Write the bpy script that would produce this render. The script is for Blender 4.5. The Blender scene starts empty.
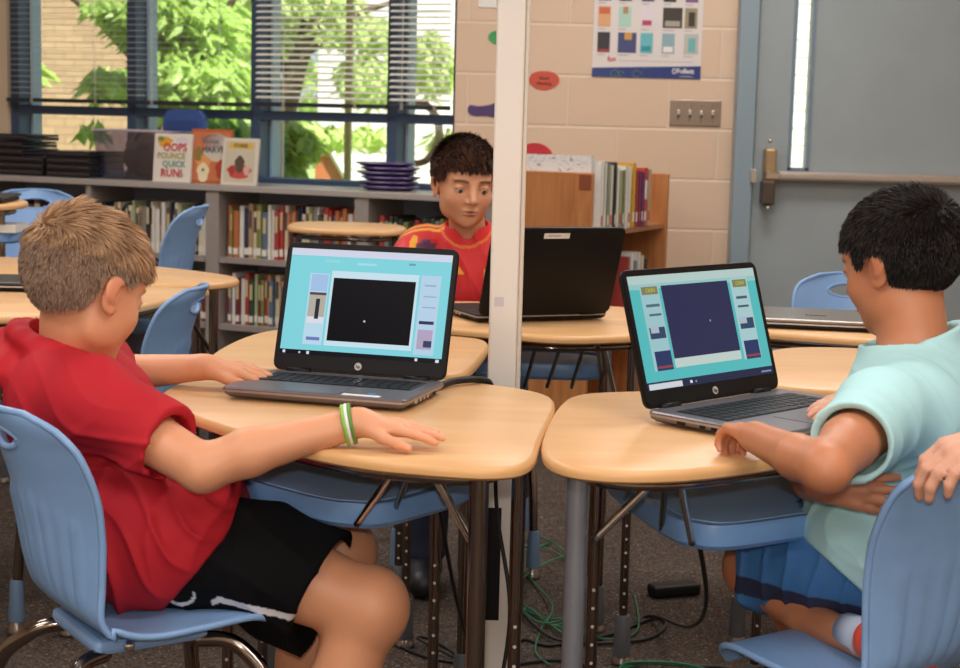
import bpy, math, random
import numpy as np
from mathutils import Vector, Matrix, Euler

scene = bpy.context.scene
COL = scene.collection

# ------------------------------------------------------------------ camera, sky, lights, exposure
cam_data = bpy.data.cameras.new('camera')
cam = bpy.data.objects.new('camera', cam_data)
COL.objects.link(cam)
cam_data.sensor_width = 36.0
cam_data.lens = 36.0 * 1620 / 960
cam_data.clip_end = 200
_p = math.atan(212 / 1620)
_r = math.radians(1.45)
_F = Vector((0, math.cos(_p), -math.sin(_p)))
_R0 = Vector((1, 0, 0)); _U0 = Vector((0, math.sin(_p), math.cos(_p)))
_R = _R0 * math.cos(_r) + _U0 * math.sin(_r)
_U = -_R0 * math.sin(_r) + _U0 * math.cos(_r)
cam.matrix_world = Matrix(((_R.x, _U.x, -_F.x, 0), (_R.y, _U.y, -_F.y, 0), (_R.z, _U.z, -_F.z, 1.16), (0, 0, 0, 1)))
scene.camera = cam
cam_data.dof.use_dof = True
cam_data.dof.focus_distance = 2.7
cam_data.dof.aperture_fstop = 9.0

world = bpy.data.worlds.new('sky'); scene.world = world
world.use_nodes = True
wn = world.node_tree.nodes; wl = world.node_tree.links
bg = wn['Background']
sky = wn.new('ShaderNodeTexSky'); sky.sky_type = 'HOSEK_WILKIE'
sky.sun_direction = (0.5, -0.35, 0.75); sky.turbidity = 4.0; sky.ground_albedo = 0.4
wl.new(sky.outputs[0], bg.inputs[0]); bg.inputs[1].default_value = 4.5

def light(name, kind, energy, loc, rot=(0, 0, 0), color=(1, 1, 1), size=1.0, size_y=None):
    d = bpy.data.lights.new(name, kind); d.energy = energy; d.color = color
    if kind == 'AREA':
        d.size = size
        if size_y: d.shape = 'RECTANGLE'; d.size_y = size_y
    elif kind == 'POINT': d.shadow_soft_size = size
    elif kind == 'SUN': d.angle = size
    o = bpy.data.objects.new(name, d); COL.objects.link(o)
    o.location = loc; o.rotation_euler = rot
    return o
sun = light('sun', 'SUN', 13.0, (0, 0, 10), size=0.02, color=(1.0, 0.95, 0.86))
sun.rotation_euler = Vector((-0.5, 0.35, -0.8)).to_track_quat('-Z', 'Y').to_euler()
for i, (x, y) in enumerate([(-1.6, -1.0), (0.9, -1.0), (-1.6, 1.0), (0.9, 1.0), (-1.6, 3.4), (0.9, 3.4), (-1.6, 5.4), (0.9, 5.4)]):  # pair behind the camera is added fill to brighten beneath the desks
    light('ceiling_and_fill_light', 'AREA', 29, (x, y, 2.70), size=1.15, size_y=0.55, color=(1.0, 0.96, 0.92))
flash = light('camera_flash', 'POINT', 45, (-0.01, -0.04, 1.26), size=0.02, color=(1.0, 0.95, 0.9))

scene.view_settings.view_transform = 'Standard'
scene.view_settings.look = 'None'
scene.view_settings.exposure = -0.08
scene.view_settings.gamma = 1.0
scene.view_settings.use_curve_mapping = False

# ------------------------------------------------------------------ materials
def srgb(c):
    if isinstance(c, str):
        c = tuple(int(c[i:i+2], 16) / 255 for i in (0, 2, 4))
    return tuple((v / 12.92 if v <= 0.04045 else ((v + 0.055) / 1.055) ** 2.4) for v in c) + (1.0,)
MATS = {}
def mat(name, col, rough=0.5, metal=0.0, spec=0.5, noise=None, bump=None, emit=None, vcol=False, sss=0.0, sheen=0.0, coat=0.0):
    """noise = (scale, amount 0..1, stretch xyz) colour variation, bump = (scale, strength, distance)"""
    if name in MATS: return MATS[name]
    m = bpy.data.materials.new(name); m.use_nodes = True
    nt = m.node_tree; N = nt.nodes; L = nt.links
    b = N['Principled BSDF']
    c = srgb(col)
    b.inputs['Base Color'].default_value = c
    b.inputs['Roughness'].default_value = rough
    b.inputs['Metallic'].default_value = metal
    b.inputs['Specular IOR Level'].default_value = spec
    if coat: b.inputs['Coat Weight'].default_value = coat; b.inputs['Coat Roughness'].default_value = 0.12
    if sss:
        b.inputs['Subsurface Weight'].default_value = sss
        b.inputs['Subsurface Radius'].default_value = (0.012, 0.005, 0.003)
        b.inputs['Subsurface Scale'].default_value = 0.6
    if sheen: b.inputs['Sheen Weight'].default_value = sheen
    tc = N.new('ShaderNodeTexCoord')
    src = None
    if vcol:
        a = N.new('ShaderNodeVertexColor'); a.layer_name = 'Col'
        src = a.outputs[0]; L.new(src, b.inputs['Base Color'])
    if noise:
        mp = N.new('ShaderNodeMapping'); L.new(tc.outputs['Object'], mp.inputs[0])
        if len(noise) > 2: mp.inputs['Scale'].default_value = noise[2]
        n = N.new('ShaderNodeTexNoise'); n.inputs['Scale'].default_value = noise[0]; n.inputs['Detail'].default_value = 5
        L.new(mp.outputs[0], n.inputs['Vector'])
        mx = N.new('ShaderNodeMix'); mx.data_type = 'RGBA'; mx.blend_type = 'MULTIPLY'
        mr = N.new('ShaderNodeMapRange'); mr.inputs['From Min'].default_value = 0.3; mr.inputs['From Max'].default_value = 0.7
        mr.inputs['To Min'].default_value = 1 - noise[1]; mr.inputs['To Max'].default_value = 1 + noise[1] * 0.6
        L.new(n.outputs[0], mr.inputs[0])
        cc = N.new('ShaderNodeCombineColor')
        for k in range(3): L.new(mr.outputs[0], cc.inputs[k])
        mx.inputs['Factor'].default_value = 1.0
        if src: L.new(src, mx.inputs['A'])
        else: mx.inputs['A'].default_value = c
        L.new(cc.outputs[0], mx.inputs['B'])
        L.new(mx.outputs['Result'], b.inputs['Base Color'])
    if bump:
        n = N.new('ShaderNodeTexNoise'); n.inputs['Scale'].default_value = bump[0]; n.inputs['Detail'].default_value = 4
        L.new(tc.outputs['Object'], n.inputs['Vector'])
        bp = N.new('ShaderNodeBump'); bp.inputs['Strength'].default_value = bump[1]; bp.inputs['Distance'].default_value = bump[2]
        L.new(n.outputs[0], bp.inputs['Height']); L.new(bp.outputs[0], b.inputs['Normal'])
    if emit:
        b.inputs['Emission Color'].default_value = srgb(emit[0]); b.inputs['Emission Strength'].default_value = emit[1]
    MATS[name] = m
    return m

def block_material():
    m = bpy.data.materials.new('painted_block'); m.use_nodes = True
    N = m.node_tree.nodes; L = m.node_tree.links; b = N['Principled BSDF']
    tc = N.new('ShaderNodeTexCoord'); sp = N.new('ShaderNodeSeparateXYZ'); cb = N.new('ShaderNodeCombineXYZ')
    L.new(tc.outputs['Object'], sp.inputs[0]); L.new(sp.outputs[0], cb.inputs[0]); L.new(sp.outputs[2], cb.inputs[1])
    br = N.new('ShaderNodeTexBrick')
    br.inputs['Scale'].default_value = 1.0
    br.inputs['Brick Width'].default_value = 0.406; br.inputs['Row Height'].default_value = 0.203
    br.inputs['Mortar Size'].default_value = 0.007; br.inputs['Mortar Smooth'].default_value = 0.7
    mp = N.new('ShaderNodeMapping'); mp.inputs['Location'].default_value = (0.075, -0.137, 0)
    L.new(cb.outputs[0], mp.inputs[0]); L.new(mp.outputs[0], br.inputs['Vector'])
    br.inputs['Color1'].default_value = srgb('d8bda4'); br.inputs['Color2'].default_value = srgb('d3b79d')
    br.inputs['Mortar'].default_value = srgb('dcc5ae')
    L.new(br.outputs[0], b.inputs['Base Color'])
    n = N.new('ShaderNodeTexNoise'); n.inputs['Scale'].default_value = 60
    L.new(tc.outputs['Object'], n.inputs['Vector'])
    ad = N.new('ShaderNodeMath'); ad.operation = 'MULTIPLY_ADD'; ad.inputs[1].default_value = -1.0
    ml = N.new('ShaderNodeMath'); ml.operation = 'MULTIPLY'; ml.inputs[1].default_value = 0.25
    L.new(n.outputs[0], ml.inputs[0]); L.new(br.outputs['Fac'], ad.inputs[0]); L.new(ml.outputs[0], ad.inputs[2])
    bp = N.new('ShaderNodeBump'); bp.inputs['Strength'].default_value = 0.5; bp.inputs['Distance'].default_value = 0.004
    L.new(ad.outputs[0], bp.inputs['Height']); L.new(bp.outputs[0], b.inputs['Normal'])
    b.inputs['Roughness'].default_value = 0.45
    return m

def brick_material():
    m = bpy.data.materials.new('outside_brick'); m.use_nodes = True
    N = m.node_tree.nodes; L = m.node_tree.links; b = N['Principled BSDF']
    tc = N.new('ShaderNodeTexCoord'); sp = N.new('ShaderNodeSeparateXYZ'); cb = N.new('ShaderNodeCombineXYZ')
    L.new(tc.outputs['Object'], sp.inputs[0]); L.new(sp.outputs[0], cb.inputs[0]); L.new(sp.outputs[2], cb.inputs[1])
    br = N.new('ShaderNodeTexBrick')
    br.inputs['Brick Width'].default_value = 0.19; br.inputs['Row Height'].default_value = 0.085; br.inputs['Scale'].default_value = 1.0
    br.inputs['Mortar Size'].default_value = 0.006
    L.new(cb.outputs[0], br.inputs['Vector'])
    br.inputs['Color1'].default_value = srgb('ad9272'); br.inputs['Color2'].default_value = srgb('a08568'); br.inputs['Mortar'].default_value = srgb('8a7058')
    L.new(br.outputs[0], b.inputs['Base Color']); b.inputs['Roughness'].default_value = 0.9
    return m

def carpet_material():
    m = bpy.data.materials.new('carpet'); m.use_nodes = True
    N = m.node_tree.nodes; L = m.node_tree.links; b = N['Principled BSDF']
    tc = N.new('ShaderNodeTexCoord')
    n = N.new('ShaderNodeTexVoronoi'); n.inputs['Scale'].default_value = 230
    L.new(tc.outputs['Object'], n.inputs['Vector'])
    r = N.new('ShaderNodeValToRGB'); L.new(n.outputs['Color'], r.inputs[0])
    els = r.color_ramp.elements
    els[0].position = 0.15; els[0].color = srgb('40332c'); els[1].position = 0.95; els[1].color = srgb('a5968a')
    for pos, c in ((0.35, '5d4a3e'), (0.5, '55504e'), (0.65, '74604f'), (0.8, '4c5358')):
        e = els.new(pos); e.color = srgb(c)
    r.color_ramp.interpolation = 'LINEAR'
    n2 = N.new('ShaderNodeTexNoise'); n2.inputs['Scale'].default_value = 25; L.new(tc.outputs['Object'], n2.inputs['Vector'])
    mx = N.new('ShaderNodeMix'); mx.data_type = 'RGBA'; mx.blend_type = 'MULTIPLY'; mx.inputs['Factor'].default_value = 0.3
    L.new(r.outputs[0], mx.inputs['A']); L.new(n2.outputs['Fac'], mx.inputs['B'])
    L.new(mx.outputs['Result'], b.inputs['Base Color'])
    bp = N.new('ShaderNodeBump'); bp.inputs['Strength'].default_value = 0.8; bp.inputs['Distance'].default_value = 0.004
    L.new(n.outputs['Distance'], bp.inputs['Height']); L.new(bp.outputs[0], b.inputs['Normal'])
    b.inputs['Roughness'].default_value = 1.0; b.inputs['Specular IOR Level'].default_value = 0.1
    return m

def wood_material(name, c1, c2, scale=3.0, stretch=(1, 12, 1), rough=0.3, coat=0.0):
    m = bpy.data.materials.new(name); m.use_nodes = True
    N = m.node_tree.nodes; L = m.node_tree.links; b = N['Principled BSDF']
    tc = N.new('ShaderNodeTexCoord'); mp = N.new('ShaderNodeMapping'); mp.inputs['Scale'].default_value = stretch
    L.new(tc.outputs['Object'], mp.inputs[0])
    n = N.new('ShaderNodeTexNoise'); n.inputs['Scale'].default_value = scale; n.inputs['Detail'].default_value = 6; n.inputs['Distortion'].default_value = 0.6
    L.new(mp.outputs[0], n.inputs['Vector'])
    r = N.new('ShaderNodeValToRGB'); r.color_ramp.elements[0].position = 0.3; r.color_ramp.elements[1].position = 0.7
    r.color_ramp.elements[0].color = srgb(c1); r.color_ramp.elements[1].color = srgb(c2)
    L.new(n.outputs[0], r.inputs[0]); L.new(r.outputs[0], b.inputs['Base Color'])
    b.inputs['Roughness'].default_value = rough
    if coat: b.inputs['Coat Weight'].default_value = coat; b.inputs['Coat Roughness'].default_value = 0.08
    return m

def glass_material(name, tint='ffffff', gloss=0.08, rough=0.0):
    m = bpy.data.materials.new(name); m.use_nodes = True
    N = m.node_tree.nodes; L = m.node_tree.links
    out = N['Material Output']; N.remove(N['Principled BSDF'])
    t = N.new('ShaderNodeBsdfTransparent'); t.inputs[0].default_value = srgb(tint)
    g = N.new('ShaderNodeBsdfGlossy'); g.inputs['Roughness'].default_value = rough
    mx = N.new('ShaderNodeMixShader'); mx.inputs[0].default_value = gloss
    L.new(t.outputs[0], mx.inputs[1]); L.new(g.outputs[0], mx.inputs[2]); L.new(mx.outputs[0], out.inputs[0])
    return m

M_block = block_material(); M_brick = brick_material(); M_carpet = carpet_material()
M_desk = wood_material('maple_laminate', 'd6a36e', 'e0b482', 2.2, (1, 9, 1), 0.36, 0.0)
M_deskedge = mat('maple_edge_band', 'deac74', 0.4)
M_oak = wood_material('oak_veneer', 'a86a3c', 'c28450', 5.0, (9, 9, 0.8), 0.4)
M_glass = glass_material('window_glass')
M_clear = glass_material('clear_plastic', 'e0dce4', 0.10, 0.2)
M_blue = mat('blue_plastic', '7fa3d0', 0.40, noise=(40, 0.03), bump=(400, 0.08, 0.001))
M_tray = mat('blue_tray_plastic', '79a6dc', 0.35, bump=(300, 0.06, 0.001))
M_chrome = mat('dark_chrome', '8d8178', 0.16, 1.0)
M_bright = mat('bright_chrome', 'd8d5d0', 0.12, 1.0)
M_sleeve = mat('grey_painted_steel', '8b8f98', 0.35, 0.6)
M_boot = mat('grey_blue_rubber', '5f7894', 0.5)
M_bootgrey = mat('dark_grey_rubber', '55585f', 0.5)
M_glide = mat('steel_glide', '8a8078', 0.3, 0.8)
M_frame = mat('slate_blue_frame', '3b4d68', 0.45)
M_frame2 = mat('pale_blue_reveal', '9fc0dc', 0.45)
M_wallpaint = mat('beige_wall_paint', 'd8c0a6', 0.6)
M_white = mat('white_enamel', 'e9e2da', 0.4)
M_shelf = mat('grey_laminate', '9c928c', 0.45, noise=(30, 0.05))
M_door = mat('blue_grey_paint', '98a2a6', 0.38, noise=(6, 0.04), bump=(90, 0.1, 0.002))
M_doorframe = mat('blue_frame_paint', '8799a4', 0.35)
M_black = mat('matte_black_plastic', '0f0e10', 0.5, spec=0.25)
M_satin = mat('black_satin_lid', '0d0c0e', 0.5, spec=0.25)
M_steel = mat('brushed_steel', 'c6beb4', 0.35, 0.8)
M_silver = mat('laptop_silver', '77737a', 0.35, 0.5)
M_paper = mat('white_paper', 'e8e4de', 0.7)
M_dark = mat('dark_wire', '141416', 0.5)

# ------------------------------------------------------------------ mesh builder
class MB:
    def __init__(s): s.v = []; s.f = []; s.m = []
    def add(s, vs, fs, mi=0):
        b = len(s.v); s.v += [tuple(map(float, v)) for v in vs]
        s.f += [tuple(i + b for i in f) for f in fs]; s.m += [mi] * len(fs); return s
    def box(s, lo, hi, mi=0, M=None):
        x0, y0, z0 = lo; x1, y1, z1 = hi
        vs = [(x0,y0,z0),(x1,y0,z0),(x1,y1,z0),(x0,y1,z0),(x0,y0,z1),(x1,y0,z1),(x1,y1,z1),(x0,y1,z1)]
        if M is not None: vs = [tuple(M @ Vector(v)) for v in vs]
        return s.add(vs, [(3,2,1,0),(4,5,6,7),(0,1,5,4),(1,2,6,5),(2,3,7,6),(3,0,4,7)], mi)
    def cbox(s, c, d, mi=0, M=None):
        return s.box([c[i] - d[i] / 2 for i in range(3)], [c[i] + d[i] / 2 for i in range(3)], mi, M)
    def tube(s, pts, r, n=10, mi=0, cap=True):
        pts = [Vector(p) for p in pts]; rs = r if isinstance(r, (list, tuple)) else [r] * len(pts)
        base = len(s.v); prev = None
        for i, p in enumerate(pts):
            t = (pts[min(i + 1, len(pts) - 1)] - pts[max(i - 1, 0)]).normalized()
            if prev is None:
                a = Vector((0, 0, 1)) if abs(t.z) < 0.9 else Vector((1, 0, 0))
                u = t.cross(a).normalized()
            else:
                u = (prev - t * prev.dot(t)).normalized()
            prev = u; w = t.cross(u)
            for k in range(n):
                a = 2 * math.pi * k / n
                s.v.append(tuple(p + (u * math.cos(a) + w * math.sin(a)) * rs[i]))
        for i in range(len(pts) - 1):
            for k in range(n):
                a = base + i * n + k; b = base + i * n + (k + 1) % n
                s.f.append((a, b, b + n, a + n)); s.m.append(mi)
        if cap:
            s.f.append(tuple(base + k for k in range(n))[::-1]); s.m.append(mi)
            e = base + (len(pts) - 1) * n
            s.f.append(tuple(e + k for k in range(n))); s.m.append(mi)
        return s
    def lathe(s, prof, c, n=20, mi=0):
        base = len(s.v)
        for r, z in prof:
            for k in range(n):
                a = 2 * math.pi * k / n
                s.v.append((c[0] + r * math.cos(a), c[1] + r * math.sin(a), c[2] + z))
        for i in range(len(prof) - 1):
            for k in range(n):
                a = base + i * n + k; b = base + i * n + (k + 1) % n
                s.f.append((a, b, b + n, a + n)); s.m.append(mi)
        s.f.append(tuple(base + k for k in range(n))[::-1]); s.m.append(mi)
        e = base + (len(prof) - 1) * n
        s.f.append(tuple(e + k for k in range(n))); s.m.append(mi)
        return s
    def prism(s, poly, z0, z1, mi=0, rings=None, cap_mi=None):
        """poly CCW xy; rings = [(inset, z)]"""
        if rings is None: rings = [(0, z0), (0, z1)]
        n = len(poly); base = len(s.v)
        P = [Vector((p[0], p[1])) for p in poly]
        nor = []
        for i in range(n):
            d = (P[(i + 1) % n] - P[i - 1]).normalized(); nor.append(Vector((-d.y, d.x)))
        for ins, z in rings:
            for i in range(n):
                q = P[i] + nor[i] * ins; s.v.append((q.x, q.y, z))
        for j in range(len(rings) - 1):
            for i in range(n):
                a = base + j * n + i; b = base + j * n + (i + 1) % n
                s.f.append((a, b, b + n, a + n)); s.m.append(mi)
        s.f.append(tuple(base + i for i in range(n))[::-1]); s.m.append(mi)
        e = base + (len(rings) - 1) * n
        s.f.append(tuple(e + i for i in range(n))); s.m.append(mi if cap_mi is None else cap_mi)
        return s
    def ellipsoid(s, c, r, nu=16, nv=10, mi=0, M=None):
        base = len(s.v); c = Vector(c)
        for j in range(nv + 1):
            th = math.pi * j / nv
            for k in range(nu):
                a = 2 * math.pi * k / nu
                p = Vector((r[0] * math.sin(th) * math.cos(a), r[1] * math.sin(th) * math.sin(a), r[2] * math.cos(th)))
                if M is not None: p = M @ p
                s.v.append(tuple(c + p))
        for j in range(nv):
            for k in range(nu):
                a = base + j * nu + k; b = base + j * nu + (k + 1) % nu
                s.f.append((a, a + nu, b + nu, b)); s.m.append(mi)
        return s

def make(name, mb, mats, parent=None, off=(0, 0, 0), smooth=False, bevel=0, seg=2, kind=None, solid=0):
    me = bpy.data.meshes.new(name)
    V = mb.v if not any(off) else [(v[0] - off[0], v[1] - off[1], v[2] - off[2]) for v in mb.v]
    me.from_pydata(V, [], mb.f)
    if not isinstance(mats, (list, tuple)): mats = [mats]
    for m in mats: me.materials.append(m)
    if len(mats) > 1: me.polygons.foreach_set('material_index', mb.m)
    me.validate(); me.update()
    if smooth:
        me.polygons.foreach_set('use_smooth', [True] * len(me.polygons))
        if smooth != 'all':
            try: me.set_sharp_from_angle(angle=math.radians(40))
            except Exception: pass
    o = bpy.data.objects.new(name, me); COL.objects.link(o)
    if parent: o.parent = parent
    if solid:
        md = o.modifiers.new('thickness', 'SOLIDIFY'); md.thickness = solid; md.offset = 0
    if bevel:
        md = o.modifiers.new('bevel', 'BEVEL'); md.width = bevel; md.segments = seg; md.limit_method = 'ANGLE'; md.angle_limit = math.radians(35)
    if kind: o['kind'] = kind
    return o

def tag(o, label, cat, group=None, kind=None):
    o['label'] = label; o['category'] = cat
    if group: o['group'] = group
    if kind: o['kind'] = kind
    return o
def thing(name, label, cat, loc=(0, 0, 0), rz=0.0, group=None):
    o = bpy.data.objects.new(name, None); COL.objects.link(o); o.empty_display_size = 0.1
    o.location = loc; o.rotation_euler = (0, 0, rz)
    return tag(o, label, cat, group)
def copy_tree(o, parent=None):
    c = o.copy(); COL.objects.link(c); c.parent = parent
    for ch in list(o.children): copy_tree(ch, c)
    return c
def chaikin(poly, it=3, q=0.25):
    P = [Vector(p) for p in poly]
    for _ in range(it):
        Q = []
        for i in range(len(P)):
            a, b = P[i], P[(i + 1) % len(P)]
            Q += [a.lerp(b, q), a.lerp(b, 1 - q)]
        P = Q
    return [tuple(p) for p in P]
def ccw(poly):
    a = sum(poly[i][0] * poly[(i + 1) % len(poly)][1] - poly[(i + 1) % len(poly)][0] * poly[i][1] for i in range(len(poly)))
    return poly if a > 0 else poly[::-1]
def spline(pts, n=8):
    P = [Vector(p) for p in pts]; out = []
    for i in range(len(P) - 1):
        a = P[max(i - 1, 0)]; b = P[i]; c = P[i + 1]; d = P[min(i + 2, len(P) - 1)]
        for k in range(n):
            t = k / n
            out.append(0.5 * ((2 * b) + (c - a) * t + (2 * a - 5 * b + 4 * c - d) * t * t + (3 * b - a - 3 * c + d) * t ** 3))
    out.append(P[-1]); return out
def text(name, s, size, m, parent, M, align='CENTER', depth=0.0004, bold=False):
    cu = bpy.data.curves.new(name, 'FONT'); cu.body = s; cu.size = size; cu.extrude = depth
    cu.align_x = align; cu.align_y = 'CENTER'
    if bold: cu.offset = size * 0.02
    cu.resolution_u = 2
    o = bpy.data.objects.new(name, cu); COL.objects.link(o)
    dg = bpy.context.evaluated_depsgraph_get()
    me = bpy.data.meshes.new_from_object(o.evaluated_get(dg))
    bpy.data.objects.remove(o)
    me.materials.clear(); me.materials.append(m)
    me.transform(M)
    t = bpy.data.objects.new(name, me); COL.objects.link(t); t.parent = parent
    return t

# ------------------------------------------------------------------ the room
FLAT = lambda *pts: pts
def quadbox(a, b, y, h0, h1, t):   # wall slab from a to b (xy), thickness t on the far side
    a = Vector(a); b = Vector(b); d = (b - a).normalized(); n = Vector((-d.y, d.x)) * t
    return [tuple(a), tuple(b), tuple(b + n), tuple(a + n)]
def slab(name, a, b, h0, h1, t, m):
    mb = MB(); mb.prism(ccw(quadbox(a, b, 0, h0, h1, t)), h0, h1)
    o = make(name, mb, m); o['kind'] = 'structure'; return o
P0 = Vector((-0.125, 6.62, 0)); WU = Vector((-0.918, 0.397, 0)).normalized(); WN = Vector((-WU.y * -1, 0, 0))
WN = Vector((-0.397, -0.918, 0)).normalized()      # into the room
def W(t, z, d=0.0): return P0 + WU * t + WN * d + Vector((0, 0, z))
WALLM = Matrix(((-WU.x, -WN.x, 0, P0.x), (-WU.y, -WN.y, 0, P0.y), (0, 0, 1, 0), (0, 0, 0, 1)))  # local x to the right, y out of the room

floor = make('floor', MB().box((-4.5, -2.2, -0.05), (2.9, 9.0, 0)), M_carpet, kind='structure')
ceil = make('ceiling', MB().box((-4.5, -2.2, 2.75), (2.9, 9.0, 2.8)), mat('ceiling_tile', 'd9d4cc', 0.9, bump=(80, 0.4, 0.003)), kind='structure')
# back wall with the door opening, wall object origin at its left end for the block texture
mb = MB()
mb.box((-0.125, 6.6, 0), (1.055, 6.8, 2.75)); mb.box((1.055, 6.6, 2.15), (2.9, 6.8, 2.75))
mb.box((2.62, 6.6, 0), (2.9, 6.8, 2.15))
wb = make('wall_back', mb, M_block, kind='structure')
slab('wall_right', (2.8, 6.7), (2.8, -2.2), 0, 2.75, 0.1, M_wallpaint)
slab('wall_front', (2.9, -2.1), (-4.5, -2.1), 0, 2.75, -0.1, M_wallpaint)
slab('wall_left', (-4.4, -2.2), (-4.4, 9.0), 0, 2.75, 0.1, M_wallpaint)
# window wall: sill part, head part, left pier
def wallbox(mb, t0, t1, z0, z1, d0, d1, mi=0):   # t runs left from the corner, d into the room
    return mb.box((-t1, -d1, z0), (-t0, -d0, z1), mi)
ww = make('wall_window_side', wallbox(wallbox(wallbox(MB(), 0.0, 4.6, 0, 0.86, -0.2, 0), 0.0, 4.6, 2.3, 2.75, -0.2, 0), 2.258, 4.6, 0.86, 2.3, -0.2, 0), M_wallpaint, kind='structure')
ww.matrix_world = WALLM

# windows: four tall frames, transom bar, reveals, panes
edges = [0.0, 0.295, 0.95, 1.59, 2.235]
for i in range(4):
    t0, t1 = edges[i], edges[i + 1]
    fr = MB()
    wl_, wr_ = (0.05 if i > 0 else 0.02), 0.05
    wallbox(fr, t1 - 0.024, t1 + 0.024, 0.86, 2.3, -0.12, -0.02)
    if i == 0: wallbox(fr, 0, 0.02, 0.86, 2.3, -0.12, -0.02)
    wallbox(fr, t0, t1, 1.145, 1.185, -0.10, -0.02)
    wallbox(fr, t0, t1, 0.86, 0.90, -0.12, -0.02); wallbox(fr, t0, t1, 2.25, 2.3, -0.12, -0.02)
    wd = make('window_%d' % (i + 1), fr, M_frame, kind='structure', bevel=0.004); wd.matrix_world = WALLM
    rv = MB(); wallbox(rv, t1 - 0.036, t1 - 0.020, 0.9, 2.25, -0.17, -0.105)
    make('frame_reveal', rv, M_frame2, wd)
    gl = MB(); wallbox(gl, t0 + 0.02, t1 - 0.02, 0.9, 1.15, -0.066, -0.062); wallbox(gl, t0 + 0.02, t1 - 0.02, 1.185, 2.25, -0.066, -0.062)
    make('pane', gl, M_glass, wd)

# blinds
def blind(t0, t1, z0, tilt, m, label, pitch=0.0255, depth=0.022):
    b = thing('window_blind', label, 'blind', W((t0 + t1) / 2, z0, 0.02), 0, 'raised mini blinds on the window wall')
    b.rotation_euler = Matrix(((-WU.x, -WN.x, 0), (-WU.y, -WN.y, 0), (0, 0, 1))).to_euler()
    hw = (t1 - t0) / 2
    sl = MB(); z = 0.03
    ca, sa = math.cos(tilt) * depth / 2, math.sin(tilt) * depth / 2
    while z < 2.22 - z0:
        vs = []
        for q in (-1, -0.33, 0.33, 1):
            yy = q * ca; zz = z + q * sa + 0.0016 * (1 - q * q)
            vs += [(-hw, yy, zz), (hw, yy, zz)]
        sl.add(vs, [(0, 1, 3, 2), (2, 3, 5, 4), (4, 5, 7, 6)])
        z += pitch
    make('slats', sl, m, b, solid=0.0008)
    make('bottom_rail', MB().cbox((0, 0, 0.0), (2 * hw, 0.024, 0.018)), mat('dark_blind_rail', '2a2c36', 0.4), b, bevel=0.002)
    for x in (-hw * 0.55, hw * 0.55):
        make('ladder_cord', MB().tube([(x, -0.013, 0), (x, -0.013, 2.2 - z0)], 0.0012, 5), M_paper, b)
        make('cord_clip', MB().cbox((x, -0.013, 0.0), (0.012, 0.006, 0.022)), M_steel, b)
    return b
M_slat1 = mat('pale_slat', 'c9c4be', 0.5); M_slat2 = mat('cream_slat', 'e6e1d8', 0.5)
blind(1.60, 2.24, 1.208, 0.05, M_slat1, 'thin grey mini blind in the leftmost window bay, before the brick wall', 0.0255, 0.018)
blind(0.955, 1.585, 1.208, 0.05, M_slat1, 'thin grey mini blind over the leafy bay right of the brick view', 0.0255, 0.018)
blind(0.30, 0.92, 1.212, 0.42, M_slat2, 'cream mini blind with half-closed slats in the third window bay')
blind(0.015, 0.285, 1.212, 0.42, M_slat2, 'narrow cream mini blind next to the block wall corner')

# door
mb = MB(); mb.box((1.0, 6.52, 0), (1.075, 6.7, 2.15)); mb.box((2.6, 6.52, 0), (2.66, 6.7, 2.15)); mb.box((1.0, 6.52, 2.10), (2.66, 6.7, 2.16))
make('trim_1', mb, M_doorframe, kind='structure', bevel=0.004)
mb = MB()
mb.box((1.085, 6.56, 0.01), (1.232, 6.605, 2.10)); mb.box((1.290, 6.56, 0.01), (2.595, 6.605, 2.10))
mb.box((1.232, 6.56, 0.01), (1.290, 6.605, 1.01)); mb.box((1.232, 6.56, 1.98), (1.290, 6.605, 2.10))
door = make('door_1', mb, M_door, kind='structure')
mb = MB()
for x0, x1 in ((1.220, 1.232), (1.290, 1.302)): mb.box((x0, 6.548, 1.0), (x1, 6.561, 1.99))
mb.box((1.220, 6.548, 0.998), (1.302, 6.561, 1.01))
make('window_bead', mb, mat('door_bead_paint', '73879a', 0.35), door)
make('pane', MB().box((1.232, 6.58, 1.01), (1.290, 6.585, 1.98)), M_glass, door)
pb = make('push_bar', MB().box((1.175, 6.505, 0.957), (2.5, 6.556, 0.995)), mat('bar_steel', 'bdb2aa', 0.4, 0.6), door, bevel=0.006)
make('bar_channel', MB().box((1.175, 6.498, 0.966), (2.5, 6.507, 0.986)), M_steel, pb, bevel=0.002)
lb = make('latch_case', MB().box((1.118, 6.49, 0.92), (1.166, 6.556, 1.085)), mat('latch_brass', 'b39a74', 0.35, 0.7), door, bevel=0.01)
make('latch_cover', MB().box((1.112, 6.486, 0.86), (1.163, 6.556, 0.955)), mat('latch_bronze', '5d5048', 0.4, 0.6), lb, bevel=0.006)
make('strike', MB().box((1.066, 6.505, 0.945), (1.09, 6.54, 1.0)), M_steel, door, bevel=0.003)
make('latch_joint', MB().box((1.12, 6.482, 0.957), (1.18, 6.552, 0.995)), M_bright, lb, bevel=0.008)
make('bolt_head', MB().ellipsoid((1.135, 6.50, 1.115), (0.009, 0.009, 0.009)), M_steel, door, smooth='all')
make('bolt_head', MB().ellipsoid((1.138, 6.49, 0.848), (0.009, 0.009, 0.009)), M_steel, door, smooth='all')

# outlet of the place outside ---------------------------------------------------
make('ground_outside', MB().box((-22, 6.9, -0.3), (20, 40, -0.08)), mat('grass', '93a860', 0.9, noise=(3, 0.3)), kind='structure')
bwl = make('brick_wall', MB().box((0, 0, 0), (4.45, 0.3, 6.0)), M_brick)
bwl.location = (-7.6, 15.8, -0.1); bwl.rotation_euler = (0, 0, 0.25)
tag(bwl, 'tan brick building wall seen through the leftmost window bay', 'wall')
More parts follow.
